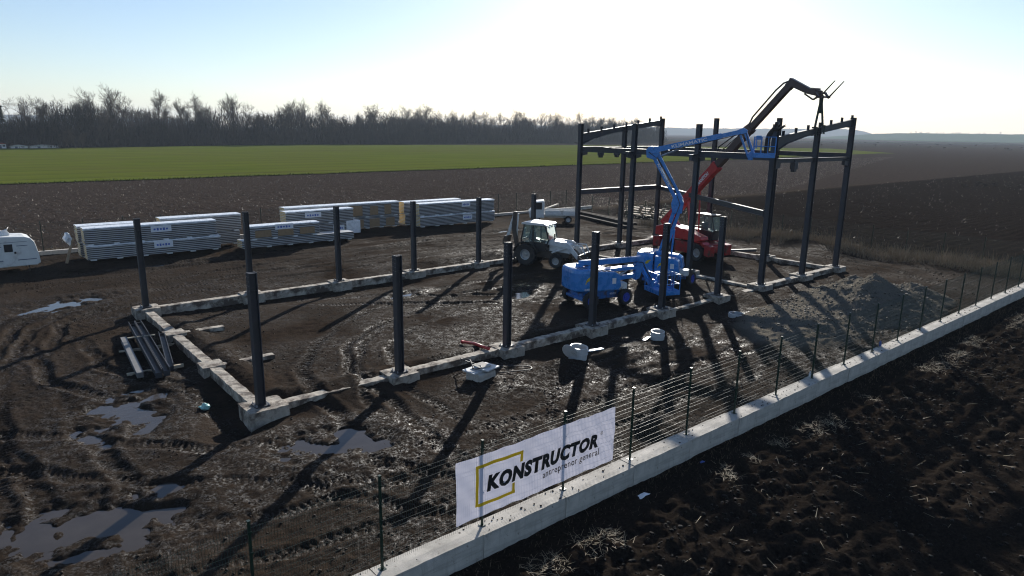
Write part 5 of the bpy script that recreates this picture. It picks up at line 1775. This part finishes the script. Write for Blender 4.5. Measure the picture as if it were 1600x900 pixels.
# square inspection chamber with lids
t = thing('inspection_chamber', 'pale concrete inspection chamber with two flat slabs on top', 'inspection chamber', (7.35, -1.75, gz(7.35, -1.75) - 0.42), R(8))
mb = MB(); rough_block(mb, (0, 0, 0.35), (0.85, 0.7, 0.7), 0.02, 0.14, 0, 77); mb.build('chamber', 'concrete', t)
mb = MB(); mb.box((-0.18, 0.12, 0.735), (0.72, 0.62, 0.05)); mb.build('slab', 'plastic_white', t, bevel=0.006)
o = None
mb = MB(); mb.box((0.22, -0.05, 0.79), (0.74, 0.66, 0.05), 0, (0.02, 0.03, 0.15)); mb.build('slab', 'plastic_white', t, bevel=0.006)
mb = MB(); mb.box((0.12, 0.1, 0.845), (0.52, 0.5, 0.04), 0, (0.0, 0.0, -0.1)); mb.build('slab', 'concrete', t, bevel=0.006)
zc = t.location.z + 0.87
mb = MB()
hp = [(7.05, -1.6, zc - 0.09), (7.22, -1.55, zc - 0.05), (7.35, -1.75, zc), (7.2, -1.9, zc + 0.0), (7.05, -1.7, zc - 0.04), (7.25, -1.2, zc + 0.1), (7.45, -0.5, 0.05), (7.5, -0.3, 0.02),
      (7.8, -0.45, -0.15), (8.3, -0.8, gz(8.3, -0.8) + 0.04), (9.0, -1.3, gz(9, -1.3) + 0.05), (9.45, -2.0, gz(9.45, -2.0) + 0.05), (9.2, -2.35, gz(9.2, -2.35) + 0.05), (8.6, -2.2, gz(8.6, -2.2) + 0.05), (8.0, -1.9, gz(8.0, -1.9) + 0.06)]
sp = smooth_path(hp, 90)
mb.tube([tuple(p) for p in sp], 0.022, 6)
tag(mb.build('hose', 'black', smooth=True), 'black hose looping from the footing over the inspection chamber', 'hose')
mb = MB(); z0 = gz(9.1, 1.85)
mb.tube([(9.12, 1.9, z0 + 0.10), (9.10, 1.0, -0.02), (9.08, 0.0, 0.02)], 0.06, 12); mb.tube([(9.12, 1.90, z0 + 0.10), (9.121, 1.82, z0 + 0.095)], 0.075, 12)
tag(mb.build('pipe', 'red_pipe', smooth=True), 'red plastic pipe lying across the footing by the column', 'pipe')

# ------------------------------------------------------------------ steel members laid on battens
def laid(label, p0, p1, w, h, z, kind, flip=False):
    mb = MB()
    if kind in ('i', 'pale'):
        mb.ibeam((p0[0], p0[1], z), (p1[0], p1[1], z), w, h, 0.018, 0.012, 0, (0, 0, 1) if not flip else (1, 0.1, 0))
    else:
        a_, b_ = Vector((p0[0], p0[1], z)), Vector((p1[0], p1[1], z))
        d_ = (b_ - a_).normalized(); s_ = d_.cross(Vector((0, 0, 1)))
        mb.bar(a_, b_, w, 0.02)
        for q in (-1, 1):
            mb.bar(a_ + s_ * q * (w / 2 - 0.01) + Vector((0, 0, h / 2)), b_ + s_ * q * (w / 2 - 0.01) + Vector((0, 0, h / 2)), 0.02, h)
    for p in (p0, p1):
        mb.box((p[0], p[1], z), (w * 0.9, 0.03, h * 0.9))
    return tag(mb.build('steel_beam', 'steel' if kind != 'pale' else 'lit_steel'), label, 'steel beam', 'steel beams laid on battens')
zb = gz(-1.5, 8) + 0.30
laid('pale-faced steel beam lying apart at the puddle side of the laid-out beams', (-2.2, 5.85), (-1.78, 10.9), 0.22, 0.2, zb - 0.05, 'pale')
laid('long dark steel channel lying beside the paired beam', (-1.72, 5.3), (-1.12, 12.6), 0.24, 0.22, zb, 'u')
laid('long dark steel channel lying with bright upturned ends', (-1.45, 5.35), (-0.85, 12.7), 0.24, 0.22, zb, 'u')
laid('short dark steel channel lying next to the left ground beam', (-1.22, 5.75), (-0.45, 10.3), 0.22, 0.18, zb + 0.02, 'u')
for k, (x0, y0, x1, y1) in enumerate(((-2.5, 6.6, -0.6, 6.5), (-2.2, 9.6, -0.2, 9.4))):
    mb = MB(); mb.bar((x0, y0, zb - 0.2), (x1, y1, zb - 0.2), 0.1, 0.12)
    tag(mb.build('timber_batten', 'pale_wood'), ('timber batten under the near ends of the laid-out beams', 'timber batten under the far ends of the laid-out beams')[k], 'batten')
mb = MB(); mb.bar((-1.75, 10.2, zb + 0.17), (-0.75, 10.05, zb + 0.17), 0.05, 0.04)
tag(mb.build('timber_strip', 'pale_wood'), 'thin pale strip of wood lying across the dark steel channels', 'wood strip')
mb = MB(); mb.bar((1.2, 4.0, gz(1.3, 4.1) + 0.05), (1.5, 4.6, gz(1.4, 4.5) + 0.06), 0.14, 0.04)
tag(mb.build('board_offcut', 'pale_wood'), 'short pale board end lying inside the footing corner', 'board')

# ------------------------------------------------------------------ materials lying at the back by the tall frame
rr = random.Random(5)
for k in range(7):
    mb = MB()
    x0, y0 = 47.2 - 0.32 * k + rr.uniform(-.1, .1), 34.2 + rr.uniform(-.5, .5)
    z = gz(45, 27) + 0.14 + (0.24 if k > 4 else 0)
    off_ = (0.32 * 4.2 if k > 4 else 0)
    mb.ibeam((x0 + off_, y0, z), (x0 - 3.4 + off_, y0 - 12.5, z), 0.2, 0.22, 0.016, 0.01)
    tag(mb.build('steel_purlin', 'dull_steel'), 'dark steel member in the long pile behind the tall frame', 'steel beam', 'steel members piled behind the tall frame')
for k in range(4):
    mb = MB()
    z = -0.42 + 0.26 * k
    rrx = rr.uniform(-.12, .12)
    mb.box((0, 0, z), (0.6, 5.5, 0.05), 0, (0, 0, 0.03 * rr.uniform(-1, 1)))
    for q in (-2.2, -0.7, 0.8, 2.3):
        mb.box((0, q, z + 0.13), (0.5, 0.09, 0.22))
    o = mb.build('sheet_bundle', 'wood')
    o.location = (52.6 + rrx, 27.5 + rr.uniform(-.2, .2), 0)
    tag(o, 'pale flat board bundle in the spaced stack behind the tall frame', 'boards', 'spaced sheet bundles behind the tall frame')
mb = MB(); mb.bar((47.2, 36.0, 0.35), (41.0, 33.5, -0.1), 0.25, 0.12); 
tag(mb.build('long_board', 'pale_wood'), 'long pale board lying behind the small white truck', 'board')
mb = MB(); mb.ibeam((36.2, 9.0, -0.12), (40.4, 6.9, -0.12), 0.2, 0.2, 0.016, 0.01)
tag(mb.build('steel_purlin', 'steel'), 'single dark steel member lying beside the red telehandler', 'steel beam')

# ------------------------------------------------------------------ litter along the wall
LIT = [(6.16, -10.27, .10, 'bag', 'crumpled white plastic scrap at the wall foot beyond the banner', (1.8, .8, .2)),
       (9.0, -10.1, .06, 'blue_print', 'small blue plastic piece at the wall foot', (1.5, .7, .3))]
for i, (x, y, r, m_, lb, sq) in enumerate(LIT):
    tag(blob('plastic_scrap', (x, y, gz(x, y) + r * .2), r, m_, 40 + i, sq, 3, .35), lb, 'litter')
for i, (x, y, m_, lb) in enumerate(((16.7, -9.33, 'bag', 'crumpled white cup on top of the concrete wall'), (22.8, -9.30, 'blue_print', 'small blue and white bottle on top of the concrete wall'))):
    mb = MB()
    mb.lathe_z([(0.001, 0), (.045, 0), (.05, .02), (.05, .15), (.022, .20), (.022, .23), (.001, .235)], (0, 0, 0), 14)
    o = mb.build('discarded_container', m_, smooth=True)
    o.location = (x, y, -.145)
    tag(o, lb, 'litter')
# ------------------------------------------------------------------ bare trees
def tree_meshes(seed, H_, spread, levels=4, narrow=False):
    rr = random.Random(seed)
    T, C_ = MB(), []
    def seg(p0, p1, r0, r1, sides):
        d = (p1 - p0)
        if d.length < 1e-5: return
        d.normalize()
        a = d.cross(Vector((0.3, 0.2, 0.9)));
        if a.length < 1e-3: a = d.cross(Vector((1, 0, 0)))
        a.normalize(); b = d.cross(a)
        vs = []
        for p, r in ((p0, r0), (p1, r1)):
            for k in range(sides):
                t = 2 * math.pi * k / sides
                vs.append(p + (a * math.cos(t) + b * math.sin(t)) * r)
        fs = [(k, (k + 1) % sides, (k + 1) % sides + sides, k + sides) for k in range(sides)]
        return vs, fs
    crown = MB()
    def branch(p, d, L, r, lvl):
        n = 4 if lvl < 2 else 3
        q = p
        dirs = d.copy()
        pts = [(q.copy(), r)]
        for i in range(n):
            dirs = (dirs + Vector((rr.gauss(0, .17), rr.gauss(0, .17), rr.gauss(0.05, .12)))).normalized()
            q = q + dirs * (L / n)
            pts.append((q.copy(), r * (1 - 0.75 * (i + 1) / n)))
        tgt = T if lvl < 2 else crown
        if lvl < 4:
            for i in range(n):
                res = seg(pts[i][0], pts[i + 1][0], max(.02, pts[i][1]), max(.016, pts[i + 1][1]), 6 if lvl == 0 else (4 if lvl == 1 else 3))
                if res: tgt.add(*res)
        if lvl >= 3:
            # twigs as slim blades
            for i in range(1, n + 1):
                for k in range(3):
                    dd = (dirs + Vector((rr.gauss(0, .55), rr.gauss(0, .55), rr.gauss(.2, .35)))).normalized()
                    l = L * rr.uniform(.35, .75)
                    a = dd.cross(Vector((rr.uniform(-1, 1), rr.uniform(-1, 1), .2))).normalized() * 0.020
                    p0 = pts[i][0]
                    crown.add([p0 - a, p0 + a, p0 + dd * l], [(0, 1, 2)])
            return
        kids = {0: 17, 1: 6, 2: 5}[lvl]
        for k in range(kids):
            t = (.28 + .72 * rr.random() ** .8 if lvl == 0 else rr.uniform(.25, 1.0))
            idx = min(n - 1, int(t * n)); fr = t * n - idx
            p0 = pts[idx][0].lerp(pts[idx + 1][0], fr)
            rad = pts[idx][1] * (1 - fr) + pts[idx + 1][1] * fr
            az = rr.uniform(0, 2 * math.pi)
            tilt = rr.uniform(.45, 1.0) * spread
            base = dirs if lvl else Vector((0, 0, 1))
            a = base.cross(Vector((math.cos(az), math.sin(az), 0.1))).normalized()
            nd = (base * math.cos(tilt) + a * math.sin(tilt)).normalized()
            nd = (nd + Vector((0, 0, .16))).normalized()
            l = L * {0: rr.uniform(.20, .36) * (1.25 - 0.5 * t), 1: rr.uniform(.4, .62), 2: rr.uniform(.4, .6)}[lvl]
            branch(p0, nd, l, max(.02, rad * .55), lvl + 1)
    branch(Vector((0, 0, -0.5)), Vector((rr.gauss(0, .04), rr.gauss(0, .04), 1)).normalized(), H_ * 0.86, H_ * 0.017, 0)
    return T.mesh('trunk', 'bark'), crown.mesh('crown', 'twig')

TREES = [tree_meshes(3, 23, 1.15), tree_meshes(5, 24, .95), tree_meshes(9, 21, .8), tree_meshes(14, 22, 1.05), tree_meshes(21, 19, 1.25), tree_meshes(27, 24, .75)]
SHRUB = tree_meshes(33, 7, 1.2)

# edge line of the wood, as found on the ground
EDGE = [(-14, 268), (8, 282), (30, 282), (82, 310), (151, 330), (225, 343), (308, 357), (372, 358), (450, 368), (520, 384)]
def edge_at(s):
    L = [0]
    for i in range(1, len(EDGE)):
        L.append(L[-1] + math.dist(EDGE[i - 1], EDGE[i]))
    s *= L[-1]
    for i in range(1, len(EDGE)):
        if s <= L[i] or i == len(EDGE) - 1:
            t = (s - L[i - 1]) / (L[i] - L[i - 1])
            a, b = EDGE[i - 1], EDGE[i]
            return (a[0] + (b[0] - a[0]) * t, a[1] + (b[1] - a[1]) * t)
tr = random.Random(77)
def add_tree(x, y, k, sc, label, group, sxy=1.0):
    t = thing('bare_tree', label, 'tree', (x, y, -0.6), tr.uniform(0, 6.28), group)
    t.scale = (sc * sxy, sc * sxy, sc)
    link_mesh('trunk', TREES[k][0], t); link_mesh('crown', TREES[k][1], t)
NT_ = 190
for i in range(NT_):
    s = (i + tr.uniform(-.35, .35)) / (NT_ - 1)
    s = min(0.999, max(0.0, s))
    x, y = edge_at(s)
    depth = tr.choice([3, 7, 12, 18, 26]) + tr.uniform(-2, 2)
    x += -0.45 * depth; y += 0.9 * depth
    left = s < 0.075
    sc = tr.uniform(.45, .6) if left else tr.uniform(.62, 1.0)
    if s > .82: sc *= .9
    k_ = tr.randrange(6)
    add_tree(x, y, k_, sc, ('tall leafless tree with spreading crown', 'tall leafless tree with even oval crown', 'slim leafless tree with narrow crown', 'leafless tree with forked ragged crown',
             'shorter leafless tree with wide crown', 'very slender upright leafless tree')[k_] + ' in the wood beyond the green field', 'bare trees of the far wood')
# undergrowth: a dense tangle of stems along the wood
def undergrowth():
    n = 150000
    s = rng.random(n)
    P = np.array([edge_at(v) for v in np.linspace(0, 1, 400)])
    xi = np.interp(s, np.linspace(0, 1, 400), P[:, 0]); yi = np.interp(s, np.linspace(0, 1, 400), P[:, 1])
    dep = rng.random(n) ** 1.2 * 34
    x = xi - .45 * dep + rng.normal(0, .6, n); y = yi + .9 * dep + rng.normal(0, .6, n)
    hmax = np.interp(s, [0, .05, .12, 1], [9.0, 10.0, 20.0, 19.0]) * (0.75 + 0.7 * fbm(x, y, 0.06, 3, 40))
    z0 = rng.random(n) ** 1.2 * hmax * .80
    l = 1.5 + rng.random(n) * 3.0
    az = rng.random(n) * 6.283; tl = rng.random(n) * .55
    dx, dy, dz = np.sin(tl) * np.cos(az), np.sin(tl) * np.sin(az), np.cos(tl)
    w = 0.05 + 0.08 * rng.random(n)
    pa = rng.random(n) * 6.283
    ax, ay = np.cos(pa) * w, np.sin(pa) * w
    base = np.stack([x, y, z0 - 0.7], 1)
    v = np.stack([base - np.stack([ax, ay, ax * 0], 1), base + np.stack([ax, ay, ax * 0], 1), base + np.stack([dx * l, dy * l, dz * l], 1)], 1).reshape(-1, 3)
    me = bpy.data.meshes.new('undergrowth')
    me.vertices.add(3 * n); me.vertices.foreach_set('co', v.astype(np.float32).ravel())
    me.loops.add(3 * n); me.loops.foreach_set('vertex_index', np.arange(3 * n, dtype=np.int32))
    me.polygons.add(n); me.polygons.foreach_set('loop_start', np.arange(n, dtype=np.int32) * 3); me.polygons.foreach_set('loop_total', np.full(n, 3, np.int32))
    me.update(calc_edges=True)
    me.materials.append(M['brush'])
    tag(link_mesh('undergrowth', me), 'dense dark leafless undergrowth along the foot of the wood', 'undergrowth', kind='stuff')
undergrowth()

def blades(name, x, y, z, l, w, lean, material, label, cat, flat=False):
    """slim upright or lying blades, one mesh"""
    n = len(x)
    az = rng.random(n) * 6.283
    tl = lean[0] + rng.random(n) * (lean[1] - lean[0])
    d = np.stack([np.sin(tl) * np.cos(az), np.sin(tl) * np.sin(az), np.cos(tl)], 1) * l[:, None]
    pa = az + 1.57 + rng.normal(0, .4, n)
    a = np.stack([np.cos(pa), np.sin(pa), np.zeros(n)], 1) * w[:, None]
    b = np.stack([x, y, z], 1)
    v = np.stack([b - a, b + a, b + d + a * .5, b + d - a * .5], 1).reshape(-1, 3)
    me = bpy.data.meshes.new(name)
    me.vertices.add(4 * n); me.vertices.foreach_set('co', v.astype(np.float32).ravel())
    me.loops.add(4 * n); me.loops.foreach_set('vertex_index', np.arange(4 * n, dtype=np.int32))
    me.polygons.add(n); me.polygons.foreach_set('loop_start', np.arange(n, dtype=np.int32) * 4); me.polygons.foreach_set('loop_total', np.full(n, 4, np.int32))
    me.update(calc_edges=True)
    me.materials.append(M[material])
    return tag(link_mesh(name, me), label, cat, kind='stuff')

# straw windrow along the foreground field edge
n = 7000
x = rng.uniform(-6, 48, n)
keepm = fbm(x, x * 0 + 3, .55, 3, 5) > -0.02
x = x[keepm]
y = -10.98 + rng.normal(0, .22, len(x)) - 0.012 * np.maximum(0, x - 20) + 0.18 * np.sin(x * .7)
z = gza(x, y)
blades('straw', x, y, z + .015, rng.uniform(.06, .30, len(x)), rng.uniform(.003, .007, len(x)), (1.15, 1.62), 'straw', 'scattered dry straw along the edge of the dark ploughed field', 'straw')
n = 240
x = rng.uniform(-4, 46, n); y = rng.uniform(-16, -11.5, n)
blades('straw', x, y, gza(x, y) + .03, rng.uniform(.1, .4, n), rng.uniform(.004, .01, n), (1.2, 1.6), 'straw', 'loose straw stalks strewn over the dark ploughed field', 'straw')
# low dead grass at the wall foot
n = 3000
x = rng.uniform(-8, 50, n); y = -9.8 - np.abs(rng.normal(0, .55, n))
blades('dead_grass', x, y, gza(x, y) - .01, rng.uniform(.04, .16, n), rng.uniform(.003, .006, n), (.2, 1.3), 'dry_grass', 'thin dead grass along the foot of the concrete wall', 'grass')
# weeds and dead grass by the side fence
n = 26000
x = 47.6 + rng.normal(0, 1.7, n); y = rng.uniform(-9, 24, n)
keepm = (fbm(x, y, .22, 3, 8) > -0.16) & (x > 45.0)
x, y = x[keepm], y[keepm]
blades('dead_weeds', x, y, gza(x, y) - .03, rng.uniform(.2, .75, len(x)) * (1 + .8 * (rng.random(len(x)) > .93)), rng.uniform(.006, .014, len(x)), (.05, .7), 'weed', 'tangle of tall dead weeds along the side fence', 'weeds')
n = 9000
x = rng.uniform(-13, 52, n); y = 36.9 + np.abs(rng.normal(0, .7, n))
blades('dead_weeds', x, y, gza(x, y) - .03, rng.uniform(.15, .5, n), rng.uniform(.008, .014, n), (.05, .7), 'dry_grass', 'dead weeds behind the rear fence', 'weeds')
# stubble flecks on the rear ploughed field
n = 32000
u = rng.random(n)
y = 37 + 70 * rng.random(n) ** 1.1
x = -20 + (y - 0) * 1.0 * rng.uniform(-.2, 3.2, n)
blades('stubble', x, y, gza(x, y) + .03, rng.uniform(.05, .22, n), rng.uniform(.008, .028, n), (.5, 1.5), 'stubble', 'pale stubble flecks strewn over the rear ploughed field', 'stubble')
n = 1500
x = rng.uniform(52, 200, n); y = rng.uniform(-9, 36, n)
blades('stubble', x, y, gza(x, y) + .04, rng.uniform(.08, .3, n), rng.uniform(.01, .03, n), (.5, 1.5), 'stubble', 'few pale stalks on the dark side field', 'stubble')

# tufts along the crop's ragged edge
n = 6000
x = rng.uniform(-20, 300, n); y = 106.3 + .05 * x + rng.normal(0, .8, n)
M['crop_tuft'] = mat('crop tuft', (0.10, 0.125, 0.02), 0.9, 0, .3, .5)
blades('crop_tufts', x, y, np.full(n, -.5), rng.uniform(.12, .35, n), rng.uniform(.02, .05, n), (.1, .9), 'crop_tuft', 'ragged tufts along the near edge of the green crop', 'crop')

# clods
def clods(name, x, y, r, material, label, sink=.25):
    n = len(x)
    ico = bmesh.new(); bmesh.ops.create_icosphere(ico, subdivisions=1, radius=1.0)
    bv = np.array([v.co[:] for v in ico.verts]); bf = np.array([[v.index for v in f.verts] for f in ico.faces]); ico.free()
    k, m_ = len(bv), len(bf)
    z = gza(x, y)
    V = bv[None] * (1 + rng.uniform(-.42, .42, (n, k, 1))) * np.stack([rng.uniform(.7, 1.4, n), rng.uniform(.7, 1.4, n), rng.uniform(.5, .9, n)], 1)[:, None] * r[:, None, None]
    V += np.stack([x, y, z + r * (1 - 2 * sink) * .5], 1)[:, None]
    F = (bf[None] + (np.arange(n) * k)[:, None, None]).reshape(-1, 3)
    me = bpy.data.meshes.new(name)
    me.vertices.add(n * k); me.vertices.foreach_set('co', V.reshape(-1).astype(np.float32))
    me.loops.add(len(F) * 3); me.loops.foreach_set('vertex_index', F.ravel().astype(np.int32))
    me.polygons.add(len(F)); me.polygons.foreach_set('loop_start', np.arange(len(F), dtype=np.int32) * 3); me.polygons.foreach_set('loop_total', np.full(len(F), 3, np.int32))
    me.update(calc_edges=True)
    me.materials.append(M[material])
    return tag(link_mesh(name, me), label, 'clods', kind='stuff')
M['clod'] = mat('dark soil clod', (0.0145, 0.012, 0.0098), 0.9, 0, .35, 9, .5, 40, spec=.25)
M['mudclod'] = mat('wet mud clod', (0.030, 0.022, 0.016), 0.8, 0, .4, 8, .5, 40, spec=.15)
n = 9000
x = rng.uniform(-3, 48, n); y = -11.4 - rng.random(n) ** 1.3 * 7
clods('soil_clods', x, y, .012 + .045 * rng.random(n) ** 2.2, 'clod', 'dark broken soil clods of the foreground ploughed field')
n = 11000
x = -11 + 55 * rng.random(n) ** 1.5; y = -9 + 37 * rng.random(n) ** 1.5
keepm = fbm(x, y, .5, 3, 15) > -.1
x, y = x[keepm], y[keepm]
dpud = np.min([np.hypot((x - p[0]) / (p[2] * 1.0), (y - p[1]) / (p[3] * 1.0)) for p in PUDDLES], 0)
x, y = x[dpud > 1.2], y[dpud > 1.2]
clods('mud_clods', x, y, .010 + .032 * rng.random(len(x)) ** 2.2, 'mudclod', 'lumps of churned wet mud strewn over the site')
n = 2500
a_ = rng.random(n) * 6.283; r_ = np.sqrt(rng.random(n))
x = 28.5 + 7.5 * r_ * np.cos(a_); y = -5.6 + 3.4 * r_ * np.sin(a_)
M['stone'] = mat('gravel stone', (0.12, 0.104, 0.08), 0.85, 0, .4, 6, .3, 30)
keepm = y > -9.1
clods('gravel_stones', x[keepm], y[keepm], .02 + .045 * rng.random(keepm.sum()) ** 2, 'stone', 'loose stones of the grey gravel heap')
# crumbs on the wall top
n = 500
x = rng.uniform(-9, 46, n); y = -9.5 + rng.uniform(-.2, .22, n)
ico_z = np.full(n, -.15)
_g = gza
gza = lambda a, b: np.full(len(a), -.155)
clods('mud_crumbs', x, y, .008 + .02 * rng.random(n) ** 2, 'mudclod', 'crumbs of mud on top of the concrete wall')
gza = _g

# ------------------------------------------------------------------ farm edge at the left: spruce, shrub, sheds
def spruce(x, y, H_):
    t = thing('spruce_tree', 'dark pointed spruce at the end of the bare wood', 'tree', (x, y, -.6))
    mb = MB(); mb.tube([(0, 0, -.3), (0, 0, H_ * .5), (0, 0, H_)], [.22, .13, .03], 8); mb.build('trunk', 'bark', t)
    mb = MB(); rr = random.Random(4)
    for i in range(950):
        f = rr.random() ** .8
        z = H_ * (.10 + .88 * f); rad = (1 - f) * H_ * .24 * rr.uniform(.5, 1.05) + .12
        a = rr.uniform(0, 6.283)
        c = Vector((math.cos(a) * rad, math.sin(a) * rad, z - rad * .25))
        d = Vector((math.cos(a), math.sin(a), -.35)).normalized() * rr.uniform(.5, .9)
        s = Vector((-math.sin(a), math.cos(a), rr.uniform(-.2, .2))) * rr.uniform(.14, .26)
        mb.add([c - d - s, c - d + s, c + d], [(0, 1, 2)])
    mb.build('crown', 'needle', t)
spruce(13.2, 287, 15.0)
sh = thing('bare_shrub', 'round leafless shrub standing in front of the wood by the sheds', 'shrub', (33.0, 276, -.6)); sh.scale = (1.15, 1.15, 1.1)
link_mesh('trunk', SHRUB[0], sh); link_mesh('crown', SHRUB[1], sh)
for k, (x, y, s) in enumerate(((31.0, 277, .9), (35.0, 275, .95), (48, 288, .55), (165, 327, .4))):
    q = copy_tree(sh); q.location = (x, y, -.6); q.scale = (s, s, s); q.rotation_euler = (0, 0, k * 1.3)
    q['label'] = ('leafless shrub crowding the round shrub on its shed side', 'leafless shrub crowding the round shrub on its wood side', 'low leafless bush at the edge of the wood', 'small dry bush at the crop edge below the wood')[k]
def shed(label, x, y, w, d_, h, rz, roofm):
    t = thing('shed', label, 'shed', (x, y, -.5), rz)
    mb = MB(); mb.box((0, 0, h / 2), (w, d_, h)); mb.build('wall', 'wall_white', t)
    mb = MB(); mb.prism([(-w / 2 - .3, h), (w / 2 + .3, h), (0, h + min(.5, w * .22))], -d_ / 2 - .3, d_ / 2 + .3); mb.build('roof', roofm, t)
    mb = MB(); mb.box((-w * .2, -d_ / 2 - .02, h * .42), (.8, .06, h * .8)); mb.build('door', 'stripe', t)
    mb = MB(); mb.box((w * .22, -d_ / 2 - .02, h * .6), (.8, .06, h * .35)); mb.build('window', 'dark_glass', t)
shed('small white shed with red roof beside the spruce', 11.2, 282, 2.6, 3, 1.5, .35, 'roof_red')
shed('low white shed with dark roof between spruce and shrub', 16.5, 283, 5.0, 3, 0.8, .2, 'galv')
shed('long low pale shed nearest the round shrub', 24.0, 284, 9.0, 3, 0.8, .25, 'galv')

# far tree strip on the rise and scrub in the middle distance
fr = random.Random(9)
for i in range(46):
    dd = 2850 + fr.uniform(-30, 60); an = 20.2 - 5.2 * (i + fr.uniform(-.3, .3)) / 45
    x, y = pol(dd, an)
    t = thing('bare_tree', 'tiny hazy tree of the far row on the rise', 'tree', (x, y, 11), fr.uniform(0, 6), 'far tree row on the horizon')
    s = fr.uniform(.45, .75); t.scale = (s, s, s)
    k = fr.randrange(6)
    link_mesh('trunk', TREES[k][0], t); link_mesh('crown', TREES[k][1], t)
for i in range(26):
    dd = 640 + fr.uniform(-60, 420); an = 27 - 14 * i / 25 + fr.uniform(-.3, .3)
    x, y = pol(dd, an)
    q = copy_tree(sh); q.location = (x, y, -.6); s = fr.uniform(.18, .36); q.scale = (s * 4, s * 4, s); q.rotation_euler = (0, 0, fr.uniform(0, 6))
    q['label'] = 'low scrub bush far out among the brown fields'; q['group'] = 'scrub in the far fields'
for i in range(7):
    x, y = pol(150 + fr.uniform(-6, 8), 49.9 - 33.5 - i * .55)
    q = copy_tree(sh); q.location = (x, y, -.6); s = fr.uniform(.12, .2); q.scale = (s * 2.5, s * 2.5, s); q.rotation_euler = (0, 0, fr.uniform(0, 6))
    q['label'] = 'low dry scrub at the border of the dark side field'; q['group'] = 'scrub at the dark field border'

# ------------------------------------------------------------------ haze
mb = MB()
mb.box((0, 0, 58), (13800, 13800, 122))
hz = mb.build('haze', 'bark')
hz.data.materials.clear()
hm = bpy.data.materials.new('haze')
hm.use_nodes = True
hn = hm.node_tree
hn.nodes.clear()
ho = hn.nodes.new('ShaderNodeOutputMaterial')
hv = hn.nodes.new('ShaderNodeVolumePrincipled')
hv.inputs['Color'].default_value = (0.74, 0.86, 1.0, 1)
hv.inputs['Density'].default_value = 0.00016
hv.inputs['Anisotropy'].default_value = 0.1
hn.links.new(hv.outputs[0], ho.inputs['Volume'])
hz.data.materials.append(hm)
tag(hz, 'thin pale haze over the distant fields', 'haze', kind='stuff')
